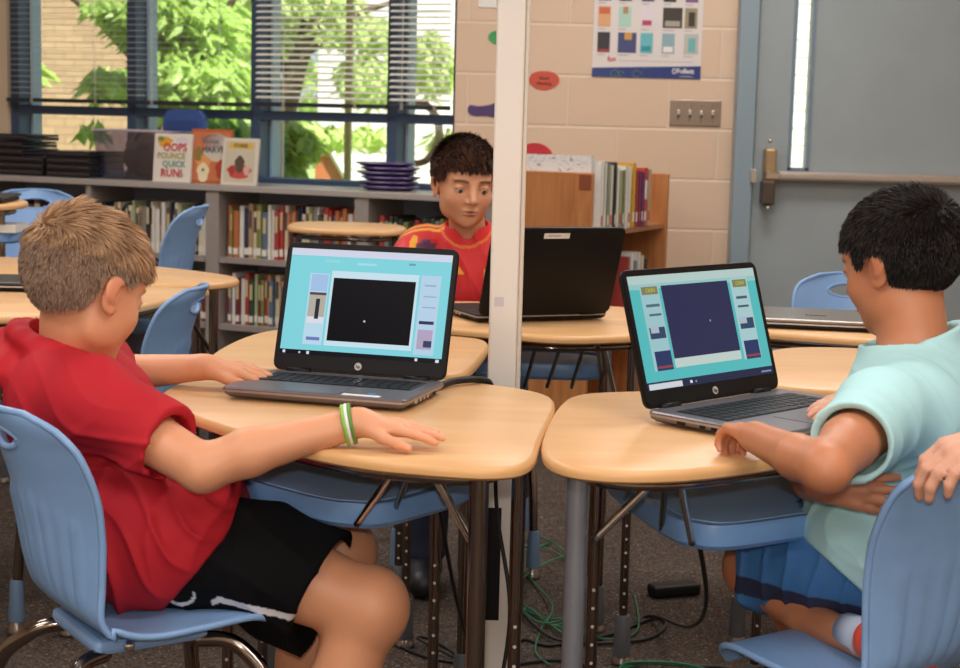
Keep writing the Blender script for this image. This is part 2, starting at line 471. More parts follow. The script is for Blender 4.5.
# ------------------------------------------------------------------ outside: trees, white building, gable, pipes
rng = random.Random(5)
def pix(x, y, Y):      # only used to decide where far things stand outdoors
    d = _F + _R * ((x - 480) / 1620) - _U * ((y - 334) / 1620)
    return Vector((0, 0, 1.16)) + d * (Y / d.y)
def leaf_cloud(mb, blobs, n, size, seed, droop=0.5):
    r = random.Random(seed)
    tot = sum(b[1][0] * b[1][1] * b[1][2] for b in blobs)
    for c, rad in blobs:
        k = int(n * rad[0] * rad[1] * rad[2] / tot)
        for _ in range(k):
            v = Vector((r.gauss(0, 1), r.gauss(0, 1), r.gauss(0, 1))).normalized() * (r.random() ** 0.45)
            p = Vector((c[0] + v.x * rad[0], c[1] + v.y * rad[1], c[2] + v.z * rad[2]))
            a = r.uniform(0, 6.283)
            d = Vector((math.cos(a), math.sin(a), -droop - r.random() * 0.6)).normalized()
            s = d.cross(Vector((r.gauss(0, .4), r.gauss(0, .4), 1))).normalized()
            L = size * r.uniform(0.7, 1.3); w = L * 0.2
            nn = s.cross(d)
            mb.add([p, p + d * L * .45 + s * w - nn * w * .3, p + d * L, p + d * L * .45 - s * w - nn * w * .3, p + d * L * .5 + nn * w * .2], [(0, 1, 4), (1, 2, 4), (2, 3, 4), (3, 0, 4)], 0)
M_leaf = mat('leaf_green', 'a3c468', 0.45, noise=(1.4, 0.45)); M_leaf2 = mat('leaf_pale', 'bcd088', 0.5, noise=(1.2, 0.4))
M_bark = mat('tree_bark', '6b5a4c', 0.9, noise=(8, 0.3))
for m_, tr in ((M_leaf, 'c3e070'), (M_leaf2, 'd4ea90')):
    nt = m_.node_tree; b = nt.nodes['Principled BSDF']; out = nt.nodes['Material Output']
    t = nt.nodes.new('ShaderNodeBsdfTranslucent'); t.inputs[0].default_value = srgb(tr)
    mx = nt.nodes.new('ShaderNodeMixShader'); mx.inputs[0].default_value = 0.45
    nt.links.new(b.outputs[0], mx.inputs[1]); nt.links.new(t.outputs[0], mx.inputs[2]); nt.links.new(mx.outputs[0], out.inputs[0])
def tree(label, trunk, branches, blobs, n, size, seed, m, tr=0.12):
    t = thing('leafy_tree', label, 'tree', trunk[0], 0, 'trees outside the windows')
    o = tuple(trunk[0])
    make('trunk', MB().tube(spline(trunk, 6), [tr * (1 - 0.5 * i / (6 * (len(trunk) - 1))) for i in range(6 * (len(trunk) - 1) + 1)], 10), M_bark, t, o, 'all')
    for b in branches: make('branch', MB().tube(spline(b, 5), [tr * .45 * (1 - 0.7 * i / (5 * (len(b) - 1))) for i in range(5 * (len(b) - 1) + 1)], 7), M_bark, t, o, 'all')
    mb = MB(); leaf_cloud(mb, blobs, n, size, seed); make('foliage', mb, m, t, o)
    return t
def B(x, y, Y, rx, rz, ry=None):     # a leaf clump about a point seen at (x, y), radii given in that plane
    p = pix(x, y, Y); return (tuple(p), (rx * Y / 1620, ry or 0.6, rz * Y / 1620))
tp = pix(75, 30, 10.5)
tree('leafy tree whose branches hang before the brick wall and fill the second bay',
     [(-2.15, 10.6, -0.1), (-2.2, 10.5, 0.9), tuple(pix(165, 60, 10.5)), tuple(pix(150, -40, 10.5))],
     [[tuple(pix(165, 90, 10.5)), tuple(pix(100, 20, 10.4)), tuple(pix(50, -20, 10.2))], [tuple(pix(165, 70, 10.5)), tuple(pix(210, 30, 10.4)), tuple(pix(240, -10, 10.3))]],
     [B(182, 20, 10.6, 62, 38, .8), B(190, 78, 10.4, 62, 36, .7), B(108, 78, 9.6, 20, 15, .3), B(92, 124, 9.0, 12, 7, .2), B(33, 66, 9.8, 8, 10, .15), B(110, 4, 10.2, 28, 8, .3), B(215, 125, 9.8, 40, 16, .4)], 5600, 0.15, 3, M_leaf)
tree('leaning tree trunk with loose foliage behind the half-closed blinds',
     [tuple(pix(262, 190, 11.5)), tuple(pix(286, 105, 11.5)), tuple(pix(305, 40, 11.5)), tuple(pix(330, -30, 11.5))],
     [[tuple(pix(298, 60, 11.5)), tuple(pix(345, 20, 11.5)), tuple(pix(400, 0, 11.5))], [tuple(pix(292, 80, 11.5)), tuple(pix(265, 40, 11.5)), tuple(pix(240, 10, 11.5))]],
     [B(300, 5, 11.8, 70, 22, .8), B(375, 78, 11.5, 40, 26, .6), B(430, 60, 11.8, 26, 34, .5), B(360, 30, 11.5, 50, 18, .5), B(340, 132, 11.2, 70, 11, .5), B(270, 30, 11.5, 25, 20, .4)], 3000, 0.13, 8, M_leaf2, 0.10)
tree('bushy young tree low behind the window left of the pipes',
     [(pix(280, 200, 9.5).x, 9.5, -0.1), tuple(pix(282, 160, 9.5)), tuple(pix(286, 120, 9.5))], [],
     [B(288, 142, 9.5, 26, 24, .4), B(282, 170, 9.3, 18, 16, .3)], 1100, 0.12, 12, M_leaf, 0.03)
tree('small pale bush reaching in beside the block wall corner',
     [(pix(450, 200, 10).x, 10, -0.1), tuple(pix(449, 150, 10)), tuple(pix(447, 130, 10))], [],
     [B(447, 137, 10, 16, 9, .3)], 160, 0.13, 14, M_leaf2, 0.02)
mb = MB(); leaf_cloud(mb, [(tuple(pix(120, 0, 22)), (7, 1.5, 2.6)), (tuple(pix(350, -10, 24)), (6, 1.5, 3.2))], 3500, 0.4, 21)
hz = make('hedge', mb, M_leaf2); tag(hz, 'distant mass of treetops beyond the yard', 'tree', kind='stuff')
hw = thing('white_building', 'sunlit white clapboard building outside with a brown gable', 'building', (0, 15, -0.1))
p0 = pix(295, 200, 15); p1 = pix(640, 200, 15)
sid = MB()
for i in range(16):
    z = -0.1 + i * 0.16
    sid.box((p0.x + .2, 15.0 + 0.012 * (i % 1), z), (p1.x + 3.5, 15.2, z + 0.15)); 
sid.box((p0.x + .2, 15.03, -.1), (p1.x + 3.5, 15.2, 2.5))
make('siding', sid, mat('white_siding', 'efece8', 0.7), hw, (0, 15, -0.1))
g = [pix(315, 205, 14), pix(318, 128, 14), pix(362, 205, 14)]
gb = MB(); gb.add([(v.x, 13.9, v.z) for v in g] + [(v.x, 14.2, v.z) for v in g], [(0, 1, 2), (5, 4, 3), (0, 3, 4, 1), (1, 4, 5, 2), (2, 5, 3, 0)])
make('gable_boards', gb, mat('brown_boards', 'b9714a', 0.8), hw, (0, 15, -0.1))
rk = MB(); a_, b_ = g[1] + Vector((0, -.12, 0.02)), g[2] + Vector((0, -.12, 0.02)); rk.tube([a_, b_], 0.03, 6)
make('gable_trim', rk, M_white, hw, (0, 15, -0.1))
for px, t_ in ((278, 'thin white pipe'), (345, 'yellowish post')):
    q = pix(px + 2, 200, 8.6)
    po = make('post', MB().tube([(0, 0, 0), (0, 0, 1.35 if px < 300 else 2.0)], 0.02, 8), mat('post_' + t_[:5].strip(), 'd6d2c4' if px < 300 else 'b7b36f', 0.5), smooth=True)
    po.location = (q.x, 8.6, -0.1)
    tag(po, t_ + (' standing behind the low bushes outside' if px < 300 else ' standing in front of the white building outside'), 'post')
cq = pix(416, 133, 8.2)
coil = MB()
for i in range(5): coil.tube([(0.10 * math.cos(t * .3) * (1 + .08 * i), 0.02 * i, 0.14 * math.sin(t * .3) * (1 + .05 * i)) for t in range(22)], 0.004, 5, cap=False)
co = make('hose_coil', coil, mat('hose', '8c6f58', 0.6), smooth='all'); co.location = (cq.x, 8.2, cq.z)
tag(co, 'thin brown coiled hose hanging outside beyond the narrow bay', 'hose')
hk = make('hose_post', MB().tube([(0, 0, 0), (0, 0, cq.z + .25)], 0.015, 6), M_white); hk.location = (cq.x - .10, 8.25, -0.1)
tag(hk, 'slim white post carrying the coiled hose', 'post')

# ------------------------------------------------------------------ low bookcase along the windows
SF = Vector((-0.2, 6.22, 0))
SH = Matrix(((-WU.x, -WN.x, 0, SF.x), (-WU.y, -WN.y, 0, SF.y), (0, 0, 1, 0), (0, 0, 0, 1)))  # local x right (=-t), y to the window
SROT = SH.to_euler()
SRZ = SROT.z
def S(t, z, d=0.0): return SF + WU * t - WN * d + Vector((0, 0, z))
shelfT = thing('low_bookcase', 'long low grey library bookcase running under the windows', 'bookcase', SF, SRZ)
def sb(mb, t0, t1, z0, z1, d0=0.0, d1=0.32): return mb.box((-t1, d0, z0), (-t0, d1, z1))
make('top', sb(MB(), -0.25, 3.2, 0.855, 0.88, -0.01, 0.335), mat('shelf_top_laminate', 'aba29c', 0.35), shelfT, bevel=0.003)
make('back_panel', sb(MB(), -0.24, 3.19, 0.03, 0.855, 0.315, 0.33), mat('shelf_back', '9496a6', 0.6), shelfT)
ups = [-0.24, 0.30, 0.985, 1.60, 2.2, 2.8]
for t in ups: make('upright', sb(MB(), t - 0.012 - (0.018 if t in (0.985, 0.30) else 0), t + 0.014 + (0.018 if t in (0.985, 0.30) else 0), 0, 0.855), M_shelf, shelfT, bevel=0.002)
for a, b in zip(ups[:-1], ups[1:]):
    for z in (0.575, 0.30, 0.06):
        make('shelf_board', sb(MB(), a + 0.034, b - 0.034, z - 0.011, z + 0.011, 0.0, 0.31), M_shelf, shelfT)

# books: one mesh per size class, spines to the room
BOOKC = [('cream', 'd9ccb0'), ('white', 'ddd8d0'), ('maroon', '6e2f32'), ('red', 'a83a36'), ('navy', '2f3850'), ('olive', '7f8248'), ('tan', 'b08f68'), ('grey', '8a8784'),
         ('dark green', '36493c'), ('brown', '6d4a38'), ('orange', 'bb6b3c'), ('black', '2b282a'), ('slate blue', '5d7189'), ('pale green', 'a3ad84')]
M_pages = mat('page_block', 'd9cfbb', 0.8); M_tagw = mat('spine_label', 'e6e0d4', 0.6)
def book_parts(th, h, dp, cm, lab=True):
    mb = MB()
    mb.box((0, 0, 0), (th, dp, h), 0)
    pg = MB().box((0.0015, 0.004, 0.003), (th - 0.0015, dp + 0.001, h + 0.0005))
    return mb
BM = {}
def book(i, row_label, pos, th, h, dp, ci, rz, group, extra=''):
    key = (round(th, 3), round(h, 2), ci)
    if key not in BM:
        cov = MB()
        # cover: two boards and a rounded spine
        t = th / 2
        cov.box((0, 0.004, 0), (0.002, dp, h)); cov.box((th - 0.002, 0.004, 0), (th, dp, h))
        arc = [(t + t * math.cos(a), 0.004 - 0.004 * math.sin(a)) for a in [math.pi * k / 6 for k in range(7)]]
        cov.prism(ccw(arc + [(0, .007), (th, .007)]), 0, h)
        cov.add([(0.001, -0.0009 + 0.001, h * .06), (th - 0.001, -0.0009 + 0.001, h * .06), (th - 0.001, 0.0001, h * .2), (0.001, 0.0001, h * .2)], [(0, 1, 2, 3)], 1)
        cov.box((0.12 * th, -0.0006, h * .07), (0.88 * th, 0.003, h * .19), 1)
        if ci % 3 != 1: cov.box((0.2 * th, -0.0005, h * .55), (0.8 * th, 0.003, h * .88), 2)
        pg = MB().box((0.002, 0.006, 0.003), (th - 0.002, dp - 0.003, h - 0.004))
        cm = mat('book_' + BOOKC[ci][0].replace(' ', '_'), BOOKC[ci][1], 0.5)
        tm = mat('title_' + ('dark' if ci in (0, 1, 6, 13) else 'light'), '5b4a44' if ci in (0, 1, 6, 13) else 'c9b98f', 0.5)
        b = make('book', cov, [cm, M_tagw, tm]); p = make('pages', pg, M_pages, b)
        BM[key] = b; o = b
    else:
        o = copy_tree(BM[key])
    o.location = pos; o.rotation_euler = rz
    tag(o, '%s %s book %s' % (extra or ('thick' if th > .03 else 'thin' if th < .02 else 'medium'), BOOKC[ci][0], row_label), 'book', group)
    return o
ORD = ['first','second','third','fourth','fifth','sixth','seventh','eighth','ninth','tenth','eleventh','twelfth','thirteenth','fourteenth','fifteenth','sixteenth','seventeenth','eighteenth','nineteenth','twentieth']
def nth(i): return ORD[i] if i < 20 else ['twenty-', 'thirty-', 'forty-', 'fifty-', 'sixty-'][(i - 20) // 10] + (ORD[(i - 20) % 10])
def fill(t_left, t_right, z, palette, hs, where, group, seed, gap=0.0, ths=(0.009, 0.024), d=0.03):
    r = random.Random(seed); t = t_left; i = 0
    while True:
        th = round(r.uniform(*ths) / 0.003) * 0.003
        if t - th < t_right: break
        h = r.choice(hs); ci = palette[i % len(palette)] if r.random() < .75 else r.choice(palette)
        p = S(t, z, d + r.uniform(0, 0.02))
        book(i, '%s from left %s' % (nth(i), where), p, th, h, 0.16, ci, (0, 0, SRZ), group)
        t -= th + 0.0012 + (gap if r.random() < .08 else 0); i += 1
fill(0.935, 0.34, 0.586, [10, 9, 10, 1, 4, 6, 0, 5, 7, 1, 8, 3, 3, 12], [.20, .21, .22, .19], 'in upper row of the middle bay', 'books in the upper row of the middle bay', 3)
fill(0.935, 0.33, 0.311, [3, 6, 9, 2, 1, 3, 8, 13, 2, 5, 3, 6, 12, 0], [.20, .21, .19, .185], 'in lower row of the middle bay', 'books in the lower row of the middle bay', 4)
fill(0.24, -0.16, 0.586, [3, 2, 8, 11, 8, 7, 5, 11], [.20, .18, .19], 'in upper row behind the red jersey', 'books in the upper row of the right bay', 6)
fill(1.555, 1.02, 0.586, [11, 0, 1, 1, 6, 0, 9, 4, 8, 0, 13, 0, 6, 7], [.18, .20, .19, .21], 'in upper row behind the curved chair', 'books in the upper row of the left bay', 7)
fill(1.555, 1.02, 0.311, [7, 0, 6, 2, 1, 12, 9], [.18, .20], 'in lower row behind the curved chair', 'books in the lower row of the left bay', 9, ths=(.02, .04))
fill(2.16, 1.66, 0.586, [2, 9, 11, 3, 4, 6, 9, 11], [.17, .19, .20], 'in upper row of the far left bay', 'books in the upper row of the far left bay', 10, ths=(.015, .035))
for nm, (tt, zz, ww, hh, ang) in {'dark': (1.48, .745 + .02, .16, .03, 0), 'darkb': (1.25, .79, .2, .025, 0)}.items():
    pass

# things on top of the bookcase
M_lapb = mat('black_case', '1d1a1d', 0.35, bump=(200, 0.1, 0.001))
def closed_case(t, z, w, d, i, label, dz, th=0.024):
    b = thing('closed_laptop', label, 'laptop', S(t, z, 0.16), SRZ + dz, 'closed black laptops stacked on the bookcase')
    make('base', MB().cbox((0, 0, th * .28), (w, d, th * .5)), M_lapb, b, bevel=0.004)
    make('lid', MB().cbox((0, 0, th * .78), (w * .995, d * .995, th * .36)), mat('case_lid', '2e282b', 0.3), b, bevel=0.005, seg=3)
    make('front_band', MB().box((-w / 2 + .01, -d / 2 - 0.0006, th * .5), (w / 2 - .01, -d / 2 + .002, th * .6)), M_silver, b)
    return b
lv = ['bottom', 'second', 'third', 'top']
for i in range(4): closed_case(1.735, .881 + i * .0285, .235, .24, i, 'closed black laptop, %s of the stack beside the plastic bin' % lv[i], 0.02 * (i % 2) - .02, 0.028)
for i in range(3): closed_case(1.99, .881 + i * .0285, .24, .24, i, 'closed black laptop, %s of the lower stack at the left window' % lv[i], .015 * i, 0.028)
for i in range(4): closed_case(2.24, .881 + i * .0285, .24, .24, i, 'closed black laptop, %s of the leftmost cut-off stack' % lv[i], -.015 * i, 0.028)
for i in range(3): closed_case(2.09 + .012 * (i % 2), .967 + i * .031, .25, .24, i, 'closed dark laptop, %s of the three lying across the left stacks' % lv[i], .04 * i - .03, 0.029)

bn = thing('clear_bin', 'clear plastic storage bin holding a dark bag on the bookcase', 'bin', S(1.445, .881, .20), SRZ)
def bin_mesh(w0, w1, d0, d1, h, t=0.003):
    mb = MB()
    for x in (-1, 1):
        mb.add([(x * w0 / 2, -d0 / 2, 0), (x * w0 / 2, d0 / 2, 0), (x * w1 / 2, d1 / 2, h), (x * w1 / 2, -d1 / 2, h)], [(0, 1, 2, 3)])
    for y in (-1, 1):
        mb.add([(-w0 / 2, y * d0 / 2, 0), (w0 / 2, y * d0 / 2, 0), (w1 / 2, y * d1 / 2, h), (-w1 / 2, y * d1 / 2, h)], [(0, 1, 2, 3)])
    mb.add([(-w0 / 2, -d0 / 2, 0), (w0 / 2, -d0 / 2, 0), (w0 / 2, d0 / 2, 0), (-w0 / 2, d0 / 2, 0)], [(0, 1, 2, 3)])
    return mb
make('bin_body', bin_mesh(.34, .38, .20, .24, .205), M_clear, bn, solid=0.002)
make('rim', MB().tube([(-.19, -.12, .205), (.19, -.12, .205), (.19, .12, .205), (-.19, .12, .205), (-.19, -.12, .205)], .005, 6), mat('rim_plastic', 'b9aeb6', .3), bn)
bag = MB()
r_ = random.Random(2)
bag.ellipsoid((0, 0, 0), (.12, .08, .09), 24, 16)
bag.v = [(x * (1 + .12 * math.sin(9 * z * 10 + x * 30)), y, z + .02 * math.sin(x * 40) * (z > 0)) for x, y, z in bag.v]
bo = make('dark_bag', bag, mat('dark_cloth', '4c4848', .8, bump=(60, .6, .01)), smooth='all'); bo.location = S(1.43, .975, .20); bo.rotation_euler = (0, 0, SRZ)
tag(bo, 'slumped dark cloth bag inside the clear bin', 'bag')
ch = MB().tube(spline([(-.09, 0, .06), (-.04, -.02, .105), (.04, -.03, .1), (.10, -.03, .03)], 6), .009, 8)
make('strap', ch, mat('strap_brown', '8d6f5e', .7), bo, smooth='all')
bt = MB(); bt.prism(chaikin([(-.115, 0), (.115, 0), (.105, .30), (-.105, .30)], 2, .12), 0, .03)
bt.v = [(x, z, y) for x, y, z in bt.v]
bl = make('blue_bin_lid', bt, mat('deep_blue_plastic', '3c5796', .35), bevel=.004); bl.location = S(1.335, .881, .312); bl.rotation_euler = (0.0, 0, SRZ)
tag(bl, 'deep blue plastic chair-like lid standing behind the clear bin', 'lid')
make('raised_panel', MB().box((-.08, -.006, .03), (.08, .002, .255)), mat('deep_blue_plastic2', '334c88', .35), bl, bevel=.004)

def cover_book(t, w, h, d, lean, label, base, art):
    b = thing('picture_book', label, 'book', S(t, .8815, d), SRZ, 'picture books displayed upright on the bookcase')
    RX = Matrix.Rotation(-lean, 4, 'X')
    cv = MB().box((-w / 2, 0, 0), (w / 2, .002, h), 0, RX); cv.box((-w / 2, .008, 0), (w / 2, .010, h), 0, RX); cv.box((-w / 2, 0, 0), (-w / 2 + .002, .01, h), 0, RX)
    make('cover', cv, mat('cover_' + base, base, .35), b)
    make('pages', MB().box((-w / 2 + .003, .002, .003), (w / 2 - .004, .008, h - .003), 0, RX), M_pages, b)
    for k, (x0, z0, x1, z1, c) in enumerate(art):
        mb = MB()
        if isinstance(c, tuple):
            pts = [(x0 + x1 * math.cos(a) * (1 + .15 * math.sin(5 * a)), z0 + z1 * math.sin(a)) for a in [2 * math.pi * q / 24 for q in range(24)]]
            mb.prism(pts, 0, 1); mb.v = [(x, -.0004 - k * .0002 + (.0004 + k * .0002) * z, y) for x, y, z in mb.v]; mb.v = [tuple(RX @ Vector(v)) for v in mb.v]; col = c[0]
        else:
            mb.box((x0, -.0006 - k * .0001, z0), (x1, .0, z1), 0, RX); col = c
        make('cover_art', mb, mat('art_' + col, col, .4), b)
    return b, RX
def cover_text(b, RX, s, size, x, z, col, bold=True):
    M = RX @ Matrix.Translation((x, -.0025, z)) @ Matrix.Rotation(math.pi / 2, 4, 'X')
    text('cover_lettering', s, size, mat('ink_' + col, col, .5), b, M, bold=bold)
b1, rx = cover_book(1.205, .185, .20, .03, .10, 'pale picture book lettered OOPS POUNCE QUICK RUN in coloured capitals', 'e2d8cc',
    [(-.04, .165, .035, .022, ('e0a03c',)), (.045, .17, .03, .018, ('d6cbd0',)), (-.06, .178, .016, .01, ('6f8a4a',)), (.04, .03, .02, .01, ('b9b9a8',))])
cover_text(b1, rx, 'OOPS', .045, .012, .142, 'c8404a'); cover_text(b1, rx, 'POUNCE', .034, -.005, .108, 'a9a45c'); cover_text(b1, rx, 'QUICK', .036, .01, .074, '6f9c8a'); cover_text(b1, rx, 'RUN!', .045, 0, .036, 'c8304a')
b2, rx = cover_book(1.03, .195, .222, .05, .08, 'orange-framed picture book with a white title cloud and a small figure', 'b9603c',
    [(-.088, .012, .09, .21, 'c9764e'), (.02, .175, .07, .03, ('efeae2',)), (.02, .12, .055, .03, ('cfc6b4',)), (-.035, .085, .035, .03, ('e09a5c',)), (-.035, .045, .028, .04, ('e8d9b4',)), (.055, .06, .03, .04, ('b2452c',)), (-.06, .12, .018, .03, ('8a7a3c',)), (-.035, .055, .006, .006, ('5f5a3c',))])
cover_text(b2, rx, 'HARVEY', .035, .022, .138, '4a5060'); cover_text(b2, rx, 'Goodnight', .018, .0, .172, '6a7080', False)
b3, rx = cover_book(.875, .17, .19, .02, .12, 'cream picture book with a yellow title box and a dark figure in red', 'd8cdbf',
    [(-.07, .012, .07, .178, 'c9bfa8'), (-.055, .148, .06, .172, 'd6b45c'), (0, .055, .055, .03, ('c4524a',)), (.0, .085, .022, .035, ('5a4c3e',)), (.035, .06, .014, .02, ('d9a9a0',)), (-.035, .06, .014, .02, ('a83c3c',))])
cover_text(b3, rx, 'STORIES', .018, .002, .160, '8a6a2c')

# purple cushions
for i in range(6):
    o = thing('purple_disc', 'flat purple plastic tray, %s of the stack of six on the bookcase' % ['bottom', 'second from bottom', 'third from bottom', 'fourth from bottom', 'fifth from bottom', 'top'][i], 'tray',
              S(.265 + [.0, .004, -.006, .012, -.003, .018][i], .8815 + i * .0185, .17), SRZ + .05 * i, 'purple plastic trays')
    w = .125
    make('tray_body', MB().prism(chaikin([(-w * .8, -w * .7), (w * .8, -w * .7), (w * .8, w * .7), (-w * .8, w * .7)], 3, .25), 0, 0, 0, [(.018, 0), (.0, .004), (-.004, .009), (.0, .0105), (.012, .012)]), mat('purple_plastic', '4b3a6e', .4), o, smooth=True)
    make('tray_rim', MB().prism(chaikin([(-w * .95, -w * .8), (w * .95, -w * .8), (w * .95, w * .8), (-w * .95, w * .8)], 3, .25), 0, 0, 0, [(.004, .0105), (0, .013), (.002, .0172), (.008, .0172)]), mat('purple_rim', '59477c', .35), o, smooth=True)

# ------------------------------------------------------------------ oak bookcase against the block wall
OA, OB = Vector((.10, 5.74)), Vector((.375, 5.61))
oa = math.atan2(OB.y - OA.y, OB.x - OA.x)
oak = thing('oak_bookcase', 'oak library bookcase end with magazines and books beside the pole', 'bookcase', (OA.x, OA.y, 0), oa)
OL = Matrix.Translation((OA.x, OA.y, 0)) @ Matrix.Rotation(oa, 4, 'Z'); OLi = OL.inverted()
Wd = (OB - OA).length; Ln = .76
make('end_panel', MB().box((0, 0, 0), (Wd, .02, .995)), M_oak, oak, bevel=.003)
make('end_panel', MB().box((0, Ln - .02, 0), (Wd + .02, Ln, .98)), M_oak, oak, bevel=.003)
make('back_panel', MB().box((.0, .02, .05), (.015, Ln - .02, .98)), M_oak, oak)
for z in (.79, .44, .1): make('shelf_board', MB().box((.015, .02, z - .02), (Wd + .01, Ln - .02, z)), M_oak, oak, bevel=.002)
make('grommet', MB().lathe([(.008, 0), (.008, .003)], (0, 0, 0), 12), M_dark, oak).matrix_local = Matrix.Translation((.035, -.0, .905)) @ Matrix.Rotation(math.pi / 2, 4, 'X')
make('corner_patch', MB().box((Wd - .05, -.0015, .935), (Wd - .004, .0, .988)), mat('worn_patch', '8a4a2c', .4), oak)
bcol = ['f1efe8', 'dcd8cc', '8f9a80', 'd9d3c0', '3c3f3a', 'e9e6dc', 'b9b38c', '7d8c5c', 'e6e2da', 'f0eee6', 'd8a83c', 'a83a4c', '8c2f44', '5c3a7c', 'c4453c', 'c9a68a']
bnm = ['white', 'light grey', 'sage', 'beige', 'black-banded', 'ivory', 'khaki', 'olive green', 'off-white', 'paper white', 'yellow-topped', 'crimson', 'wine red', 'purple', 'bright red', 'peach']
y = .05
for i in range(16):
    th = [.018, .022, .02, .024, .014, .02, .02, .02, .022, .02, .03, .022, .022, .018, .03, .03][i]
    h = [.245, .24, .235, .23, .24, .22, .21, .21, .225, .22, .235, .205, .205, .20, .215, .21][i]; w = .19 + .02 * (i % 3)
    o = thing('upright_book', '%s book on the top oak shelf, %s from the near end' % (bnm[i], nth(i)), 'book', OL @ Vector((Wd + .015 - w, y, .7905)), oa, 'books on the top oak shelf')
    cm = mat('oakbook_' + bcol[i], bcol[i], .45)
    cv = MB().box((0, 0, 0), (w, .002, h)); cv.box((0, th - .002, 0), (w, th, h)); cv.box((w - .003, 0, 0), (w, th, h))
    make('cover', cv, cm, o); make('pages', MB().box((.002, .002, .002), (w - .003, th - .002, h - .003)), M_pages, o)
    make('spine_label', MB().box((w - .001, .2 * th, .02), (w + .0006, .8 * th, .055)), mat('red_label' if i % 3 == 0 else 'white_label', 'c4574a' if i % 3 == 0 else 'e9e4da', .6), o)
    if bnm[i] == 'bright red': make('cover_plate', MB().box((w - .001, .003, .10), (w + .0008, th - .003, .17)), M_paper, o)
    y += th + .009 + (.012 if i in (3, 9) else 0)
for i in range(6):
    th = .024; h = [.24, .25, .22, .25, .235, .22][i]; yy = .38 + i * .038
    o = thing('upright_book', '%s book on the middle shelf of the oak bookcase, %s of the upright group' % (['red', 'white', 'grey', 'white', 'cream', 'black'][i], nth(i)), 'book', OL @ Vector((Wd - .18, yy, .4405)), oa, 'books on the middle oak shelf')
    cm = mat('oakmid_%d' % i, ['a8443c', 'e9e6e0', '8a8c90', 'e2ded6', 'd9cfb4', '2c2a2c'][i], .5)
    cv = MB().box((0, 0, 0), (.18, .002, h)); cv.box((0, th - .002, 0), (.18, th, h)); cv.box((.177, 0, 0), (.18, th, h))
    make('cover', cv, cm, o); make('pages', MB().box((.002, .002, .002), (.177, th - .002, h - .003)), M_pages, o)
# scribble covered book standing behind the end panel, red book above it
ms = bpy.data.materials.new('scribble_print'); ms.use_nodes = True
N = ms.node_tree.nodes; L = ms.node_tree.links
tc = N.new('ShaderNodeTexCoord'); n = N.new('ShaderNodeTexNoise'); n.inputs['Scale'].default_value = 26; n.inputs['Detail'].default_value = 1; n.inputs['Distortion'].default_value = 1.5
r = N.new('ShaderNodeValToRGB'); els = r.color_ramp.elements
els[0].position = .0; els[0].color = srgb('e6e4e2'); els[1].position = 1; els[1].color = srgb('e6e4e2')
for p_, c_ in ((.475, 'e6e4e2'), (.49, '3c3e48'), (.505, 'e6e4e2')): e = els.new(p_); e.color = srgb(c_)
L.new(tc.outputs['Object'], n.inputs['Vector']); L.new(n.outputs[0], r.inputs[0]); L.new(r.outputs[0], N['Principled BSDF'].inputs['Base Color'])
o = thing('picture_book', 'large white book covered in black line drawings behind the oak end panel', 'book', OL @ Vector((-.02, .024, .7905)), oa)
cv = MB().box((0.02, 0, 0), (.31, .003, .262)); cv.box((.02, .016, 0), (.31, .019, .262)); cv.box((.307, 0, 0), (.31, .019, .262))
make('cover', cv, ms, o); make('pages', MB().box((.022, .003, .003), (.306, .016, .258)), M_pages, o)
o = make('red_fan', MB().prism(ccw([(.035 * math.cos(a) * 1.9, .045 * math.sin(a)) for a in [math.pi * k / 14 for k in range(15)]]), 0, .012), mat('bright_red_card', 'c0303a', .5))
o.matrix_world = OL @ Matrix.Translation((.06, .062, 1.046)) @ Matrix.Rotation(math.pi / 2, 4, 'X')
tag(o, 'bright red rounded book top sticking up behind the drawn-on book', 'book')
make('lower_board', MB().box((-.066, -.256, 0), (.066, 0, .012)), MATS['bright_red_card'], o)

# ------------------------------------------------------------------ on the block wall
def oval(x, z, rx, rz, col, label, txt=None, name='paper_oval', foot=False):
    pts = [(rx * math.cos(a), rz * math.sin(a) * (1 + (.25 * math.cos(a) if foot else .05 * math.sin(3 * a)))) for a in [2 * math.pi * k / 40 for k in range(40)]]
    if foot: pts = chaikin([(-.06, -.012), (-.055, .022), (-.02, .014), (.03, .02), (.06, .035), (.065, -.035), (.02, -.022), (-.03, -.028)], 3)
    mb = MB().prism(ccw(pts), 0, .002); mb.v = [(a, -c, b) for a, b, c in mb.v]
    o = make(name, mb, mat('card_' + col, col, .5)); o.location = (x, 6.599, z)
    tag(o, label, 'sign')
    if txt:
        for k, t in enumerate(txt): text('lettering', t, .017, M_dark, o, Matrix.Translation((0, -.0035, .009 - .022 * k)) @ Matrix.Rotation(math.pi / 2, 4, 'X'))
    return o
oval(.232, 1.333, .062, .038, 'c8503c', 'red paper oval with two short dark words on the block wall', ['Good', 'Morning'])
oval(.048, 1.498, .045, .028, '3f9a5c', 'green paper oval half hidden by the white pole')
oval(-.015, 1.208, .06, .03, '4a3568', 'purple footprint-shaped paper cutout left of the white pole', name='paper_footprint', foot=True)
sg = make('paper_notice', MB().box((0, -.003, 0), (.15, 0, .18)), M_paper); sg.location = (-.04, 6.599, 1.615); tag(sg, 'white paper notice at the top edge, half behind the white pole', 'sign')
make('black_logo', MB().box((.075, -.0045, .008), (.095, -.003, .04)), M_dark, sg)

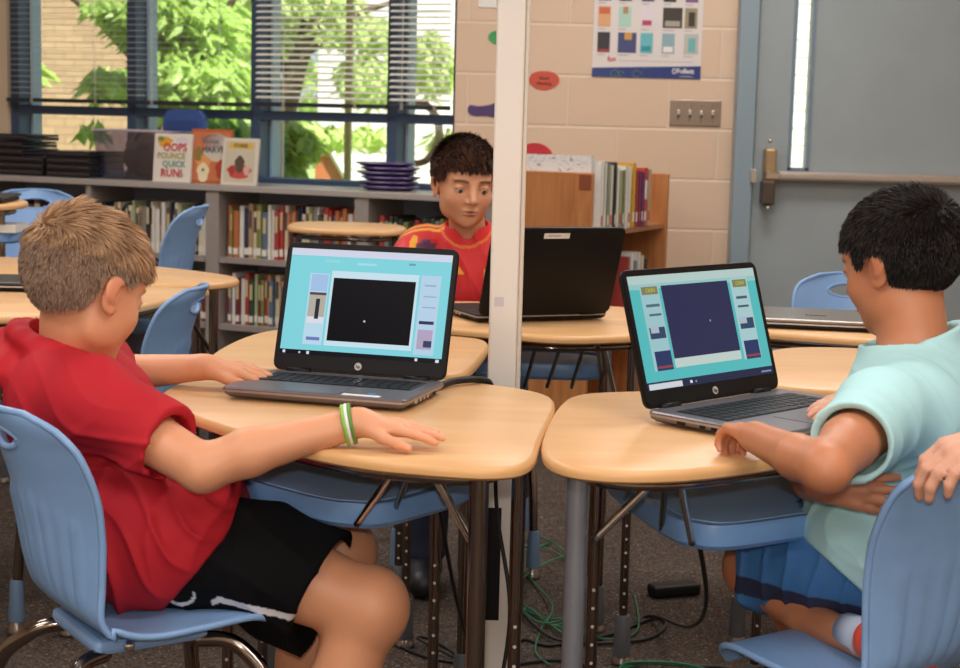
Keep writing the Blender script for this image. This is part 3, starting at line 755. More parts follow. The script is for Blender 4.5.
po = thing('book_poster', 'white laminated poster of small book covers with a dark blue footer', 'poster', (.423, 6.599, 1.352))
pw, ph = .437, .60
make('sheet', MB().box((0, -.002, 0), (pw, 0, ph)), mat('poster_sheet', 'dcd5d3', .15), po)
ft = MB().add([(0, -.0028, 0), (pw, -.0028, 0), (pw, -.0028, .052), (.1, -.0028, .040), (0, -.0028, .036)], [(0, 1, 2, 3, 4)])
make('footer', ft, mat('footer_blue', '2b3f7c', .2), po)
def pm(name, x0, z0, x1, z1, col, dy=-.0032):
    return make(name, MB().box((x0, dy, z0), (x1, -.002, z1)), mat('pc_' + col, col, .3), po)
rows = [(.098, .178, [(0, 'c', '2c2830'), (1, 'w', '3d4675'), (2, 'c', '62b3bd'), (3, 'c', '8aa7b4'), (4, 'r', 'b9b9b0')]),
        (.20, .28, [(0, 'c', 'd9a276'), (1, 'c', 'a9cfc0'), (2, 'c', 'd9cfd8'), (3, 'W', '3a352f'), (4, 'c', '94896c')]),
        (.302, .38, [(0, 'c', '33405c'), (1, 'c', '2d2f52'), (2, 'c', '4c4a6a'), (3, 'c', '2e3036'), (4, 'c', '7d5c8a')]),
        (.43, .51, [(0, 'c', '8a5c4c'), (1, 'c', '4c7c5c'), (2, 'c', 'b4b03c'), (3, 'c', '4c5c8c'), (4, 'c', '9c3c4c')])]
sec = {'2c2830': 'a03840', '3d4675': 'c9964c', '62b3bd': '2f8c9c', '8aa7b4': 'e4e0dc', 'b9b9b0': '6fb0b4', 'd9a276': 'c8643c', 'a9cfc0': 'b0805c', 'd9cfd8': 'b43c5c', '3a352f': 'a49c90', '94896c': '3a332a'}
for z0, z1, items in rows:
    for k, sh, c in items:
        x = [.018, .100, .190, .277, .365][k]; w = {'c': .05, 'w': .074, 'W': .078, 'r': .058}[sh]
        pm('printed_cover', x, z0, x + w, z1, c)
        if c in sec:
            s2 = sec[c]; h = z1 - z0
            if k == 0: pm('printed_motif', x, z0, x + w, z0 + h * .15, s2, -.0036) if c == '2c2830' else pm('printed_motif', x + .004, z1 - h * .38, x + w - .004, z1 - .004, s2, -.0036)
            elif k == 1: pm('printed_motif', x + w * .35, z1 - h * .35, x + w * .75, z1, s2, -.0036)
            elif k == 2: pm('printed_motif', x + w * .1, z0 + h * .1, x + w * .85, z0 + h * .35, s2, -.0036)
            elif k == 3: pm('printed_motif', x + w * .12, z0 + .006, x + w * .88, z0 + h * .35, s2, -.0036)
            else: pm('printed_motif', x + w * .3, z0 + h * .1, x + w * .8, z0 + h * .8, s2, -.0036)
        pm('caption_line', x, z0 - .011, x + w * .6, z0 - .008, 'a39c9c')
text('small_red_print', 'fun', .028, mat('ink_c8404a', 'c8404a', .5), po, Matrix.Translation((.078, -.0034, .072)) @ Matrix.Rotation(math.pi / 2, 4, 'X'), bold=True)
pm('rule_line', .105, .066, pw - .03, .068, 'b4aab0')
text('footer_lettering', 'Follett', .027, M_paper, po, Matrix.Translation((.375, -.0036, .030)) @ Matrix.Rotation(math.pi / 2, 4, 'X'), bold=True)
text('footer_lettering', 'Learning Service', .008, M_paper, po, Matrix.Translation((.378, -.0036, .010)) @ Matrix.Rotation(math.pi / 2, 4, 'X'))
mb = MB().tube([(.330 + .0065 * math.cos(a), -.0036, .030 + .010 * math.sin(a)) for a in [2 * math.pi * k / 16 for k in range(17)]], .0018, 5, cap=False)
make('footer_emblem', mb, M_paper, po)
for cx, rr in ((.09, .02), (.115, .014), (.18, .02)):
    make('footer_swirl', MB().tube([(cx + rr * (1 - a * .1) * math.cos(a), -.003, max(.002, .012 + rr * (1 - a * .1) * math.sin(a))) for a in [math.pi * k / 9 for k in range(18)]], .001, 4), mat('swirl_green', '6f9c50', .4), po)

swp = thing('light_switch_plate', 'brushed steel four-gang light switch plate on the block wall', 'switch', (.846, 6.599, 1.217))
make('plate', MB().box((-.103, -.005, -.052), (.103, 0, .052)), mat('plate_steel', '97887a', .35, .8), swp, bevel=.004)
for i in range(4):
    x = -.069 + i * .046
    t = make('toggle', MB().box((x - .006, -.012, -.016), (x + .006, -.004, .012)), M_steel, swp, bevel=.003)
    make('toggle_tip', MB().box((x - .005, -.02, -.018), (x + .005, -.010, -.006)), mat('toggle_dark', '4c423c', .4), t, bevel=.002)
    for z in (-.03, .03): make('screw', MB().ellipsoid((x, -.005, z), (.003, .002, .003), 8, 6), M_bright, swp)
# ------------------------------------------------------------------ white power pole
pl = thing('power_pole', 'white steel power pole standing between the two front desks', 'pole', (.045, 2.76, 0))
make('shaft', MB().box((-.030, -.024, 0), (.018, .024, 2.75)), M_white, pl, bevel=.003)
make('side_channel', MB().box((.0182, -.018, 0.0), (.026, .018, 2.75)), mat('channel_beige', 'd9cdbf', .4), pl, bevel=.002)
make('outlet_strip', MB().box((.020, -.034, .22), (.040, -.02, .36)), mat('outlet_cream', 'd2c6a8', .4), pl, bevel=.003)
for z in (.25, .285, .32): make('socket', MB().box((.023, -.0365, z), (.036, -.033, z + .02)), mat('socket_grey', '8c8474', .5), pl)
make('dark_plate', MB().box((-.024, -.0265, .30), (-.0, -.024, .50)), M_black, pl)
make('foot_label', MB().box((-.016, -.0258, .10), (.014, -.024, .2)), M_paper, pl)
for k in range(3): make('label_line', MB().box((-.012, -.0268, .175 - .012 * k), (.010, -.0256, .178 - .012 * k)), M_dark, pl)
for x, z in ((-.006, .60), (.004, .60)): make('screw', MB().ellipsoid((x, -.0245, z), (.002, .002, .003), 8, 6), M_dark, pl)
pad = make('paint_scuff', MB().box((-.022, -.0248, .85), (-.006, -.0239, .866)), mat('scuff_grey', 'd3cad0', .5), pl)

# ------------------------------------------------------------------ student desks
T = 0.73
def leg_mesh(x, y, kind, top=T - .02):
    """returns list of (name, mb, material)"""
    out = []
    if kind == 'sleeve':
        out.append(('leg', MB().tube([(x, y, .30), (x, y, top)], .0140, 16), M_sleeve))
        out.append(('lower_leg', MB().tube([(x, y, .03), (x, y, .33)], .0120, 14), M_chrome))
    elif kind == 'chrome':
        out.append(('leg', MB().tube([(x, y, .28), (x, y, top)], .0128, 16), M_chrome))
        out.append(('lower_leg', MB().tube([(x, y, .03), (x, y, .3)], .011, 14), M_chrome))
    elif kind == 'perf':
        out.append(('leg', MB().tube([(x, y, .45), (x, y, top)], .0110, 14), M_chrome))
        out.append(('lower_leg', MB().tube([(x, y, .03), (x, y, .46)], .0095, 12), M_chrome))
    return out
def desk(label, outline, legs, trayp, wires, rot=0, trayz=.592, z=T, group='maple student desks'):
    c = Vector((sum(p[0] for p in outline) / len(outline), sum(p[1] for p in outline) / len(outline), 0))
    d = thing('student_desk', label, 'desk', c, 0)
    pts = ccw(chaikin([(p[0], p[1]) for p in outline], 3, .25))
    o = make('desktop', MB().prism(pts, 0, 0, 0, [(.005, z - .019), (.001, z - .016), (0, z - .010), (.0008, z - .004), (.003, z - .0012), (.006, z)]), M_desk, d, c, smooth=True)
    make('edge_band', MB().prism(pts, 0, 0, 0, [(.003, z - .0180), (-.0008, z - .015), (-.0014, z - .010), (-.0008, z - .005), (.002, z - .0022)]), M_deskedge, d, c, smooth=True)
    # under frame ring
    n = len(pts); cc = Vector((c.x, c.y))
    ring = [tuple((Vector(p) - cc) * .82 + cc) + (z - .032,) for p in pts[::3]]
    make('under_frame', MB().tube(ring + [ring[0]], .008, 8, cap=False), M_chrome, d, c, smooth='all')
    for (x, y, kind) in legs:
        parts = leg_mesh(x, y, kind, z - .02)
        l0 = make('leg', parts[0][1], parts[0][2], d, c, smooth=True)
        make('lower_leg', parts[1][1], parts[1][2], l0, c, smooth=True)
        if kind == 'perf':
            hm = MB()
            for k in range(12): hm.lathe([(.0028, 0), (.0028, .0006)], (0, 0, 0), 8); hm.v[-16:] = [(x + v[0], y - .0094 - v[2], .10 + k * .03 + v[1]) for v in hm.v[-16:]]
            make('adjustment_holes', hm, mat('hole_light', 'd9d2c8', .4), l0, c)
        make('boot', MB().lathe([(.019, .02), (.019, .03), (.0165, .105), (.014, .11)], (x, y, 0), 16), M_bootgrey, l0, c, smooth=True)
        make('glide', MB().lathe([(.016, 0), (.022, .004), (.021, .014), (.012, .024)], (x, y, 0), 16), M_glide, l0, c, smooth=True)
    if trayp:
        tcx = sum(p[0] for p in trayp) / len(trayp); tcy = sum(p[1] for p in trayp) / len(trayp)
        tp_ = ccw(chaikin([((p[0] - tcx) * 1.1 + tcx, (p[1] - tcy) * 1.1 + tcy) for p in trayp], 3, .17))
        t = make('book_tray', MB().prism(tp_, 0, 0, 0, [(.010, trayz - .004), (0.001, trayz + .004), (-.002, trayz + .03), (.0, trayz + .034), (.006, trayz + .034), (.012, trayz + .028)]), M_tray, d, c, smooth=True)
        tcx = sum(p[0] for p in tp_) / len(tp_); tcy = sum(p[1] for p in tp_) / len(tp_)
        gr = MB()
        g1 = [((p[0] - tcx) * .86 + tcx, (p[1] - tcy) * .86 + tcy) for p in tp_]
        gr.prism(g1, 0, 0, 0, [(0, trayz + .026), (.001, trayz + .0295), (.008, trayz + .0305)])
        make('tray_floor', gr, mat('tray_inner', '9cc2ee', .55), t, c, smooth=True)
    for w in wires:
        make('wire_brace', MB().tube(spline([w[0], ((w[0][0] + w[1][0]) / 2, (w[0][1] + w[1][1]) / 2, (w[0][2] + w[1][2]) / 2), w[1]], 4), w[2] if len(w) > 2 else .0045, 8), M_bright if len(w) > 3 else M_chrome, d, c, smooth='all')
    return d
zt = T - .022
A_out = [(-.50, 2.50), (-.475, 2.40), (-.34, 2.205), (-.17, 2.045), (-.05, 2.005), (.03, 1.995), (.073, 2.04), (.085, 2.20), (.125, 2.50), (.105, 2.585), (.02, 2.655), (-.10, 2.715), (-.30, 2.735), (-.47, 2.66)]
desk('left front maple desk, holding the laptop with the black video window', A_out,
     [(.004, 2.06, 'chrome'), (.062, 2.30, 'perf'), (-.40, 2.56, 'perf'), (-.065, 2.62, 'perf')],
     [(-.165, 2.20), (-.01, 2.41), (-.03, 2.60), (-.40, 2.64), (-.47, 2.50)],
     [((-.105, 2.09, zt), (-.165, 2.205, .60), .0055, 1), ((-.085, 2.09, zt), (-.118, 2.27, .60)), ((-.06, 2.08, zt), (-.0, 2.10, .60), .006, 1), ((-.04, 2.18, zt), (-.055, 2.35, .60))])
B_out = [(.088, 2.20), (.088, 2.06), (.13, 2.005), (.21, 1.995), (.31, 2.035), (.48, 2.17), (.68, 2.36), (.72, 2.48), (.66, 2.60), (.45, 2.66), (.25, 2.62), (.155, 2.58), (.125, 2.48)]
desk('right front maple desk under the boy in the mint shirt, silver front leg', B_out,
     [(.132, 2.06, 'sleeve'), (.19, 2.50, 'perf'), (.60, 2.50, 'perf')],
     [(.296, 2.13), (.205, 2.50), (.30, 2.60), (.60, 2.50), (.56, 2.30)],
     [((.235, 2.06, zt), (.155, 2.07, .62), .0055, 1), ((.265, 2.07, zt), (.295, 2.145, .60), .0055, 1), ((.25, 2.10, zt), (.262, 2.22, .60)), ((.22, 2.2, zt), (.225, 2.38, .60))])
D_out = [(-.48, 2.80), (-.40, 2.755), (-.20, 2.75), (-.06, 2.735), (-.02, 2.78), (.005, 2.985), (.022, 3.17), (-.01, 3.24), (-.2, 3.28), (-.40, 3.31), (-.46, 3.20), (-.49, 2.95)]
desk('maple desk tucked behind the left laptop, between it and the far desk', D_out, [(-.02, 3.12, 'chrome'), (-.42, 3.2, 'perf'), (-.38, 2.84, 'perf'), (-.07, 2.80, 'perf')],
     [(-.06, 2.86), (-.02, 3.1), (-.36, 3.2), (-.4, 2.86)], [((-.015, 2.95, zt), (-.03, 3.0, .60)), ((-.01, 3.02, zt), (-.01, 3.07, .60))])
E_out = [(.44, 2.72), (.66, 2.66), (.80, 2.60), (.95, 2.72), (1.02, 2.95), (.98, 3.12), (.78, 3.23), (.60, 3.215), (.52, 3.05)]
desk('maple desk behind the right laptop with a bright reflection', E_out, [(.56, 3.1, 'perf'), (.95, 2.9, 'perf'), (.75, 2.72, 'perf')],
     [(.55, 2.85), (.9, 2.8), (.92, 3.05), (.6, 3.12)], [])
C_out = [(-.25, 3.46), (-.12, 3.40), (.05, 3.33), (.16, 3.275), (.28, 3.315), (.40, 3.38), (.44, 3.5), (.43, 3.78), (.34, 3.88), (-.12, 3.90), (-.24, 3.82), (-.28, 3.6)]
desk('far maple desk under the open black laptop of the boy in the red jersey', C_out, [(.325, 3.40, 'perf'), (.285, 3.62, 'chrome'), (-.18, 3.75, 'perf'), (-.15, 3.48, 'perf')],
     [(.0, 3.62), (.265, 3.60), (.30, 3.80), (-.06, 3.84)],
     [((.12, 3.36, zt), (.105, 3.62, .57)), ((.17, 3.34, zt), (.155, 3.62, .57)), ((.22, 3.36, zt), (.21, 3.62, .57)), ((.245, 3.34, zt), (.275, 3.60, .60), .005), ((.26, 3.40, zt), (.30, 3.44, .56), .005, 1)])
H_out = [(.54, 3.50), (.62, 3.44), (.86, 3.335), (.95, 3.42), (1.02, 3.65), (.98, 3.85), (.60, 3.92), (.50, 3.75)]
desk('maple desk by the blue door, carrying the closed silver laptop', H_out, [(.60, 3.56, 'perf'), (.92, 3.5, 'perf'), (.92, 3.8, 'chrome')],
     [(.63, 3.50), (.86, 3.42), (.92, 3.75), (.62, 3.8)], [((.68, 3.50, zt), (.68, 3.53, .60)), ((.75, 3.47, zt), (.75, 3.50, .60))])
F_out = [(-.66, 4.18), (-.635, 4.32), (-.74, 4.45), (-.95, 4.62), (-1.2, 4.72), (-1.5, 4.80), (-1.55, 4.5), (-1.45, 4.12), (-1.1, 4.1), (-.8, 4.08)]
desk('back left maple desk with a pointed rounded tip near the curved chair', F_out, [(-.70, 4.22, 'chrome'), (-.76, 4.30, 'perf'), (-1.4, 4.5, 'perf')], [(-.85, 4.2), (-1.35, 4.22), (-1.3, 4.5), (-.95, 4.45)], [((-.8, 4.16, zt), (-.68, 4.35, .45), .006)])
G_out = [(-.70, 3.97), (-.665, 4.03), (-.78, 4.05), (-1.1, 4.04), (-1.42, 4.0), (-1.5, 3.6), (-1.25, 3.38), (-1.0, 3.36), (-.82, 3.48), (-.75, 3.7)]
desk('left maple desk right behind the blond boy, carrying a black laptop', G_out, [(-.78, 3.85, 'perf'), (-1.35, 3.9, 'perf'), (-.9, 3.5, 'chrome')], [(-.85, 3.6), (-1.2, 3.55), (-1.25, 3.9), (-.88, 3.92)], [((-.80, 3.6, zt), (-.86, 3.62, .6), .004, 1), ((-.83, 3.55, zt), (-.9, 3.6, .6), .004, 1)])
R_out = [(-.66, 5.42), (-.62, 5.32), (-.45, 5.26), (-.30, 5.26), (-.25, 5.40), (-.28, 5.65), (-.5, 5.72), (-.66, 5.66)]
desk('tall raised oak-topped desk in front of the window bookcase', R_out, [(-.64, 5.46, 'chrome'), (-.28, 5.4, 'perf'), (-.45, 5.66, 'perf')], None, [], z=.800)
K_out = [(-2.0, 4.9), (-1.56, 4.86), (-1.42, 4.93), (-1.44, 5.2), (-1.6, 5.3), (-2.0, 5.3)]
desk('raised desk with navy tray at the left edge behind the blond boy', K_out, [(-1.48, 4.98, 'perf'), (-1.9, 5.2, 'perf')], [(-1.95, 4.98), (-1.46, 4.95), (-1.46, 5.2), (-1.9, 5.25)], [], z=.875, trayz=.755)
q = make('white_papers', MB().box((-1.58, 4.955, .787), (-1.43, 5.1, .81)), M_paper); q['label'] = 'small stack of white papers in the navy tray at the left edge'; q['category'] = 'paper'

# ------------------------------------------------------------------ chairs
def chair_profile(u):   # u 0 front lip .. 1 top; returns y, z, halfwidth, curl
    K = [(0, .165, -.035, .120, 0), (.06, .155, -.012, .145, .0), (.14, .12, -.002, .158, .004), (.28, .04, -.006, .166, .008), (.40, -.05, -.010, .166, .012), (.48, -.105, .004, .162, .022),
         (.54, -.145, .038, .158, .045), (.60, -.165, .085, .157, .07), (.70, -.180, .16, .162, .088), (.80, -.195, .225, .168, .094), (.90, -.215, .285, .163, .090), (.96, -.228, .315, .140, .075), (1, -.236, .332, .085, .045)]
    for a, b in zip(K[:-1], K[1:]):
        if u <= b[0]:
            t = (u - a[0]) / (b[0] - a[0])
            i = K.index(a); p = K[max(i - 1, 0)]; n = K[min(i + 2, len(K) - 1)]
            out = []
            for k in range(1, 5):
                m0 = (b[k] - p[k]) / max(1e-6, b[0] - p[0]) * (b[0] - a[0]); m1 = (n[k] - a[k]) / max(1e-6, n[0] - a[0]) * (b[0] - a[0])
                out.append((2*t**3-3*t*t+1)*a[k] + (t**3-2*t*t+t)*m0 + (-2*t**3+3*t*t)*b[k] + (t**3-t*t)*m1)
            return out
    return K[-1][1:]
def shell_grid(nu=72, nv=40):
    V = []; 
    for i in range(nu + 1):
        u = i / nu; y, z, w, c = chair_profile(u); w *= .926; c *= .72
        y2, z2, _, _ = chair_profile(min(1, u + .01)); y1, z1, _, _ = chair_profile(max(0, u - .01))
        tx, tz = (y2 - y1), (z2 - z1); l = math.hypot(tx, tz) or 1; ny, nz = -tz / l, tx / l   # normal: up on the seat
        if u > .5: pass
        for j in range(nv + 1):
            s = -1 + 2 * j / nv
            q = s * s * (1.0 - .18 * s * s) / .82
            # back normal points forward (+y): use (-ny..) so that wings come forward
            f = c * q
            # ribs on the lower back: grooves
            g = 0
            if .52 < u < .80 and abs(s) < .82:
                e = min(1, (u - .52) / .04) * min(1, max(0, (.80 - .09 * abs(s) - u)) / .03)
                ph = (s * 6.0) % 1.0
                g = -.0060 * e * max(0, 1 - abs(ph - .5) * 4)
            k = f + g
            if u > .48: V.append((w * s, y + k * abs(ny) if True else 0, z + k * nz * .25))
            else: V.append((w * s, y + k * ny * .2, z + k))
    return V, nu, nv
def chair_parts(m):
    V, nu, nv = shell_grid()
    def inh(i, j):    # inside handle hole
        u = i / nu; s = -1 + 2 * j / nv
        return ((u - .905) / .030) ** 2 + (s / .34) ** 2
    F = []
    idx = lambda i, j: i * (nv + 1) + j
    V = [list(v) for v in V]
    for i in range(nu):
        for j in range(nv):
            if inh(i + .5, j + .5) >= 1.0: F.append((idx(i, j), idx(i, j + 1), idx(i + 1, j + 1), idx(i + 1, j)))
    mb = MB(); mb.v = [tuple(v) for v in V]; mb.f = F; mb.m = [0] * len(F)
    rim = []
    for j in range(nv + 1): rim.append(V[idx(0, j)])
    for i in range(1, nu + 1): rim.append(V[idx(i, nv)])
    for j in range(nv - 1, -1, -1): rim.append(V[idx(nu, j)])
    for i in range(nu - 1, -1, -1): rim.append(V[idx(i, 0)])
    # hole rim sampled through the profile
    hole = []
    for k in range(33):
        a = 2 * math.pi * k / 32; u = .905 + .033 * math.sin(a); s = .37 * math.cos(a)
        y, z, w, c = chair_profile(u); w *= .926; c *= .72; q = s * s * (1 - .18 * s * s) / .82
        hole.append((w * s, y + c * q * .97, z))
    return mb, rim, hole
def make_chair(label, loc, rz, s=1.0, seat=.46, m=None, group='blue plastic shell chairs'):
    t = thing('shell_chair', label, 'chair', loc, rz - math.pi / 2)
    mb, rim, hole = chair_parts(m)
    up = lambda L: [(x * s, y * s, z * s + seat) for x, y, z in L]
    mb.v = up(mb.v)
    sh = make('seat_shell', mb, M_blue, t, smooth='all', solid=.006)
    make('shell_rim', MB().tube(up(rim), .0052, 8, cap=False), M_blue, sh, smooth='all')
    make('handle_rim', MB().tube(up(hole), .005, 8, cap=False), M_blue, sh, smooth='all')
    hub = MB().box((-.10 * s, -.11 * s, seat - .036), (.10 * s, .07 * s, seat - .014))
    make('under_bracket', hub, M_blue, t, bevel=.008)
    for sx in (-1, 1):
        for sy, yy in ((1, .155), (-1, -.19)):
            x0 = .085 * s * sx; x1 = .175 * s * sx
            pts = spline([(x0, (.05 if sy > 0 else -.09) * s, seat - .036), (x0 * 1.25, yy * .75 * s, seat - .05), (x1 * .92, yy * s * .98, seat - .13), (x1, yy * s * 1.12, .09)], 6)
            lg = make('leg', MB().tube(pts, .0115, 12), M_chrome, t, smooth='all')
            p = pts[-1]
            make('boot', MB().lathe([(.018, -.06), (.0185, -.05), (.0145, .03), (.0125, .035)], (p[0], p[1], p[2] + .0), 16), M_boot, lg, smooth=True)
            make('glide', MB().lathe([(.014, 0), (.021, .004), (.020, .015), (.012, .032)], (p[0], p[1], 0), 16), M_glide, lg, smooth=True)
    for y in (.05, -.09): make('cross_bar', MB().tube([(-.09 * s, y * s, seat - .036), (.09 * s, y * s, seat - .036)], .009, 10), M_chrome, t, smooth='all')
    for x in (-.105, .105): make('bolt', MB().ellipsoid((x * s, -.06 * s, seat - .025), (.006, .008, .008), 10, 8), M_bright, t, smooth='all')
    return t
R_ = math.radians
make_chair('light blue shell chair the blond boy in the red shirt sits on', (-.468, 2.215, 0), R_(33.5), .91, .474)
make_chair('light blue shell chair at the bottom right, its back gripped by a hand', (.535, 2.12, 0), R_(126), .95, .460)
make_chair('blue shell chair whose ribbed back stands just right of the blond head', (-.845, 3.66, 0), R_(177), .95, .46)
make_chair('dark blue curved chair back in front of the bookcase upright', (-1.13, 5.25, 0), R_(178), 1.02, .53)
make_chair('blue chair whose rounded top shows above the blond hair', (-1.66, 5.85, 0), R_(275), 1.1, .50)
make_chair('light blue chair with an oval hand hole in front of the blue door', (.985, 4.16, 0), R_(-92), 1.0, .445)
make_chair('chair hidden behind the far desk under the boy in the red jersey', (-.03, 4.22, 0), R_(-88), 1.0, .44)

# ------------------------------------------------------------------ laptops
def solid_poly(name, pts, z0, z1, m, parent, Mx):
    mb = MB().prism(ccw(pts), z0, z1); mb.v = [tuple(Mx @ Vector(v)) for v in mb.v]
    return make(name, mb, m, parent)
def emis(name, col, s=1.0):
    if name in MATS: return MATS[name]
    m = mat(name, '000000', .3, spec=.12); b = m.node_tree.nodes['Principled BSDF']
    b.inputs['Emission Color'].default_value = srgb(col); b.inputs['Emission Strength'].default_value = s
    return m
M_keys = mat('key_black', '1d1c22', .45, spec=.25)
def laptop(label, loc, rz, w, d, lidlen, tilt, screen, body=M_silver, back_label=False):
    """hinge line along local x at y=0, base towards -y, screen faces -y"""
    t = thing('laptop', label, 'laptop', loc, rz)
    h = .019
    def rr(x0, y0, x1, y1, r):
        out = []
        for cx, cy, a0 in ((x1 - r, y1 - r, 0), (x0 + r, y1 - r, 90), (x0 + r, y0 + r, 180), (x1 - r, y0 + r, 270)):
            out += [(cx + r * math.cos(R_(a0 + k * 22.5)), cy + r * math.sin(R_(a0 + k * 22.5))) for k in range(5)]
        return out
    bs = make('base', MB().prism(rr(-w / 2, -d, w / 2, .004, .012), 0, 0, 0, [(.010, .003), (.002, .008), (0, .014), (0, h - .002), (.002, h)]), body, t, smooth=True)
    make('deck_trim', MB().prism(rr(-w / 2 - .0004, -d - .0004, w / 2 + .0004, .004, .012), h * .62, h * .78), mat('deck_trim_light', 'a8a09c', .3, .6), bs, smooth=True)
    make('key_well', MB().prism(rr(-w * .43, -d * .56, w * .43, -d * .13, .004), h - .0005, h + .0004), mat('key_well', '26242a', .5), bs)
    kb = MB(); rows = 5
    kw = w * .86 / 14.5; kh = d * .43 / 5.3
    for r_i in range(5):
        x = -w * .425
        n = 0
        while x + kw * .9 < w * .43:
            ww = kw * (5.2 if (r_i == 4 and n == 4) else 1.0)
            kb.box((x + .001, -d * .555 + (4 - r_i) * kh + .001, h), (min(x + ww, w * .43) - .0012, -d * .555 + (5 - r_i) * kh - .001, h + .0016))
            x += ww; n += 1
    make('keys', kb, M_keys, bs, bevel=.0004, seg=1)
    make('touchpad', MB().prism(rr(-w * .17, -d * .94, w * .13, -d * .62, .005), h - .0003, h + .0005), mat('touchpad_grey', '6f6a73', .3, .3), bs)
    make('touchpad_buttons', MB().box((-w * .17, -d * .99, h), (w * .13, -d * .945, h + .0006)), mat('touchpad_buttons', '5b5761', .35), bs)
    for k, (x0, x1) in enumerate(((.78, .70), (.64, .60), (.55, .51), (.46, .42), (.30, .24))):
        make('port', MB().box((w / 2 - .001, -d * x0, h * .35), (w / 2 + .0006, -d * x1, h * .62)), mat('port_metal', 'b8b4b0', .3, .7) if k < 4 else M_black, bs)
        make('port', MB().box((-w / 2 - .0006, -d * x0, h * .35), (-w / 2 + .001, -d * x1, h * .62)), M_black, bs)
    for x in (-w * .34, w * .34): make('hinge', MB().tube([(x - .02, .003, h), (x + .02, .003, h)], .006, 10), M_black, t, smooth='all')
    Lm = Matrix.Translation((0, .004, h)) @ Matrix.Rotation(-R_(tilt), 4, 'X') @ Matrix.Rotation(math.pi / 2, 4, 'X')   # lid: local x right, y up, z toward user
    T3 = lambda mb: (setattr(mb, 'v', [tuple(Lm @ Vector(v)) for v in mb.v]), mb)[1]
    lid = make('lid', T3(MB().prism(rr(-w / 2, 0, w / 2, lidlen, .014), 0, 0, 0, [(.006, -.008), (.001, -.006), (0, -.002), (.001, 0)])), M_satin, t, smooth=True)
    bz = w * .033; b0 = lidlen * .125; top = lidlen * .95
    make('bezel', T3(MB().prism(rr(-w / 2 + .002, .004, w / 2 - .002, lidlen - .002, .012), 0, .0012)), M_black, lid, smooth=True)
    def R2(name, x0, y0, x1, y1, m, dz, par):   # fractions of the screen
        X0 = -w / 2 + bz + (w - 2 * bz) * x0; X1 = -w / 2 + bz + (w - 2 * bz) * x1; Y0 = b0 + (top - b0) * y0; Y1 = b0 + (top - b0) * y1
        return make(name, T3(MB().box((X0, Y0, .0011), (X1, Y1, .0013 + dz))), m, par)
    em = text('round_badge', 'hp', .008, mat('badge_dark', '3a3a3e', .4), lid, Lm @ Matrix.Translation((0, b0 * .5, .0021)), bold=True)
    make('badge_disc', T3(MB().lathe([(.0062, .0010), (.0062, .0019)], (0, b0 * .5, 0), 20)), mat('badge_silver', 'd9d6d2', .25, .6), lid)
    if back_label:
        make('name_sticker', T3(MB().box((-.022, lidlen - .024, -.0088), (.038, lidlen - .012, -.0078))), M_paper, lid)
        for k in range(6): make('sticker_print', T3(MB().box((.0 + k * .005, lidlen - .019, -.0091), (.003 + k * .005, lidlen - .016, -.0087))), mat('sticker_ink', '8a8a92', .5), lid)
    if screen is None: 
        R2('screen', 0, 0, 1, 1, emis('screen_generic', 'a8dfe6', .6), 0, lid); return t
    sc = R2('screen', 0, 0, 1, 1, emis(screen['bgname'], screen['bg'], screen['s']), 0, lid)
    for k, (nm, x0, y0, x1, y1, c) in enumerate(screen['rects']):
        R2(nm, x0, y0, x1, y1, emis('px_' + c, c, screen['s']), .0002 + .00004 * (k + 1), sc)
    for nm, s_, sz, x, y, c in screen.get('texts', ()):
        X = -w / 2 + bz + (w - 2 * bz) * x; Y = b0 + (top - b0) * y
        text(nm, s_, sz, emis('px_' + c, c, screen['s']), sc, Lm @ Matrix.Translation((X, Y, .0034)), depth=.0001)
    return t
sA = dict(bgname='screen_aqua', bg='86dbe6', s=.95, rects=[
    ('browser_bar', 0, .935, 1, 1, 'd9ddf0'), ('taskbar', 0, 0, 1, .045, '15151c'),
    ('page_strip', .42, .865, .54, .885, 'a9e6ee'), ('page_strip', .22, .875, .31, .905, '97dfe4'), ('page_strip', .74, .885, .78, .905, '6aa8b4'),
    ('side_banner', .135, .10, .255, .77, 'bfe0f2'), ('banner_top', .145, .60, .25, .76, 'a9c8ee'), ('banner_title', .145, .565, .25, .59, '5c4656'), ('banner_photo', .145, .33, .25, .565, 'b9b4a6'), ('banner_snow', .145, .30, .25, .36, 'e2e4f0'),
    ('banner_figure', .19, .34, .215, .53, '2c2e3c'), ('banner_legend', .155, .14, .24, .17, '6f7fc0'),
    ('player_frame', .27, .10, .81, .80, 'cfeaf6'), ('video_window', .285, .145, .795, .735, '0b0a10'), ('cursor', .50, .335, .512, .352, 'cfcfcf'),
    ('side_banner', .825, .07, .945, .80, 'bcd9f0'), ('banner_lines', .85, .70, .92, .715, '9fb4cc'), ('banner_lines', .85, .60, .93, .612, '9fb4cc'), ('banner_lines', .85, .50, .93, .512, '9fb4cc'), ('banner_title', .84, .35, .93, .38, '33395c'), ('banner_photo', .84, .12, .93, .30, 'b9a9c6'), ('banner_figure', .88, .14, .93, .2, '3c4466'),
    ('task_icon', .02, .01, .035, .035, 'e4e4ec'), ('task_icon', .12, .01, .13, .03, 'c4c4cc'), ('task_icon', .17, .008, .185, .035, 'e4e4ec'), ('task_icon', .84, .01, .855, .035, 'e4e4ec'), ('task_icon', .965, .008, .985, .036, 'e4e4ec')])
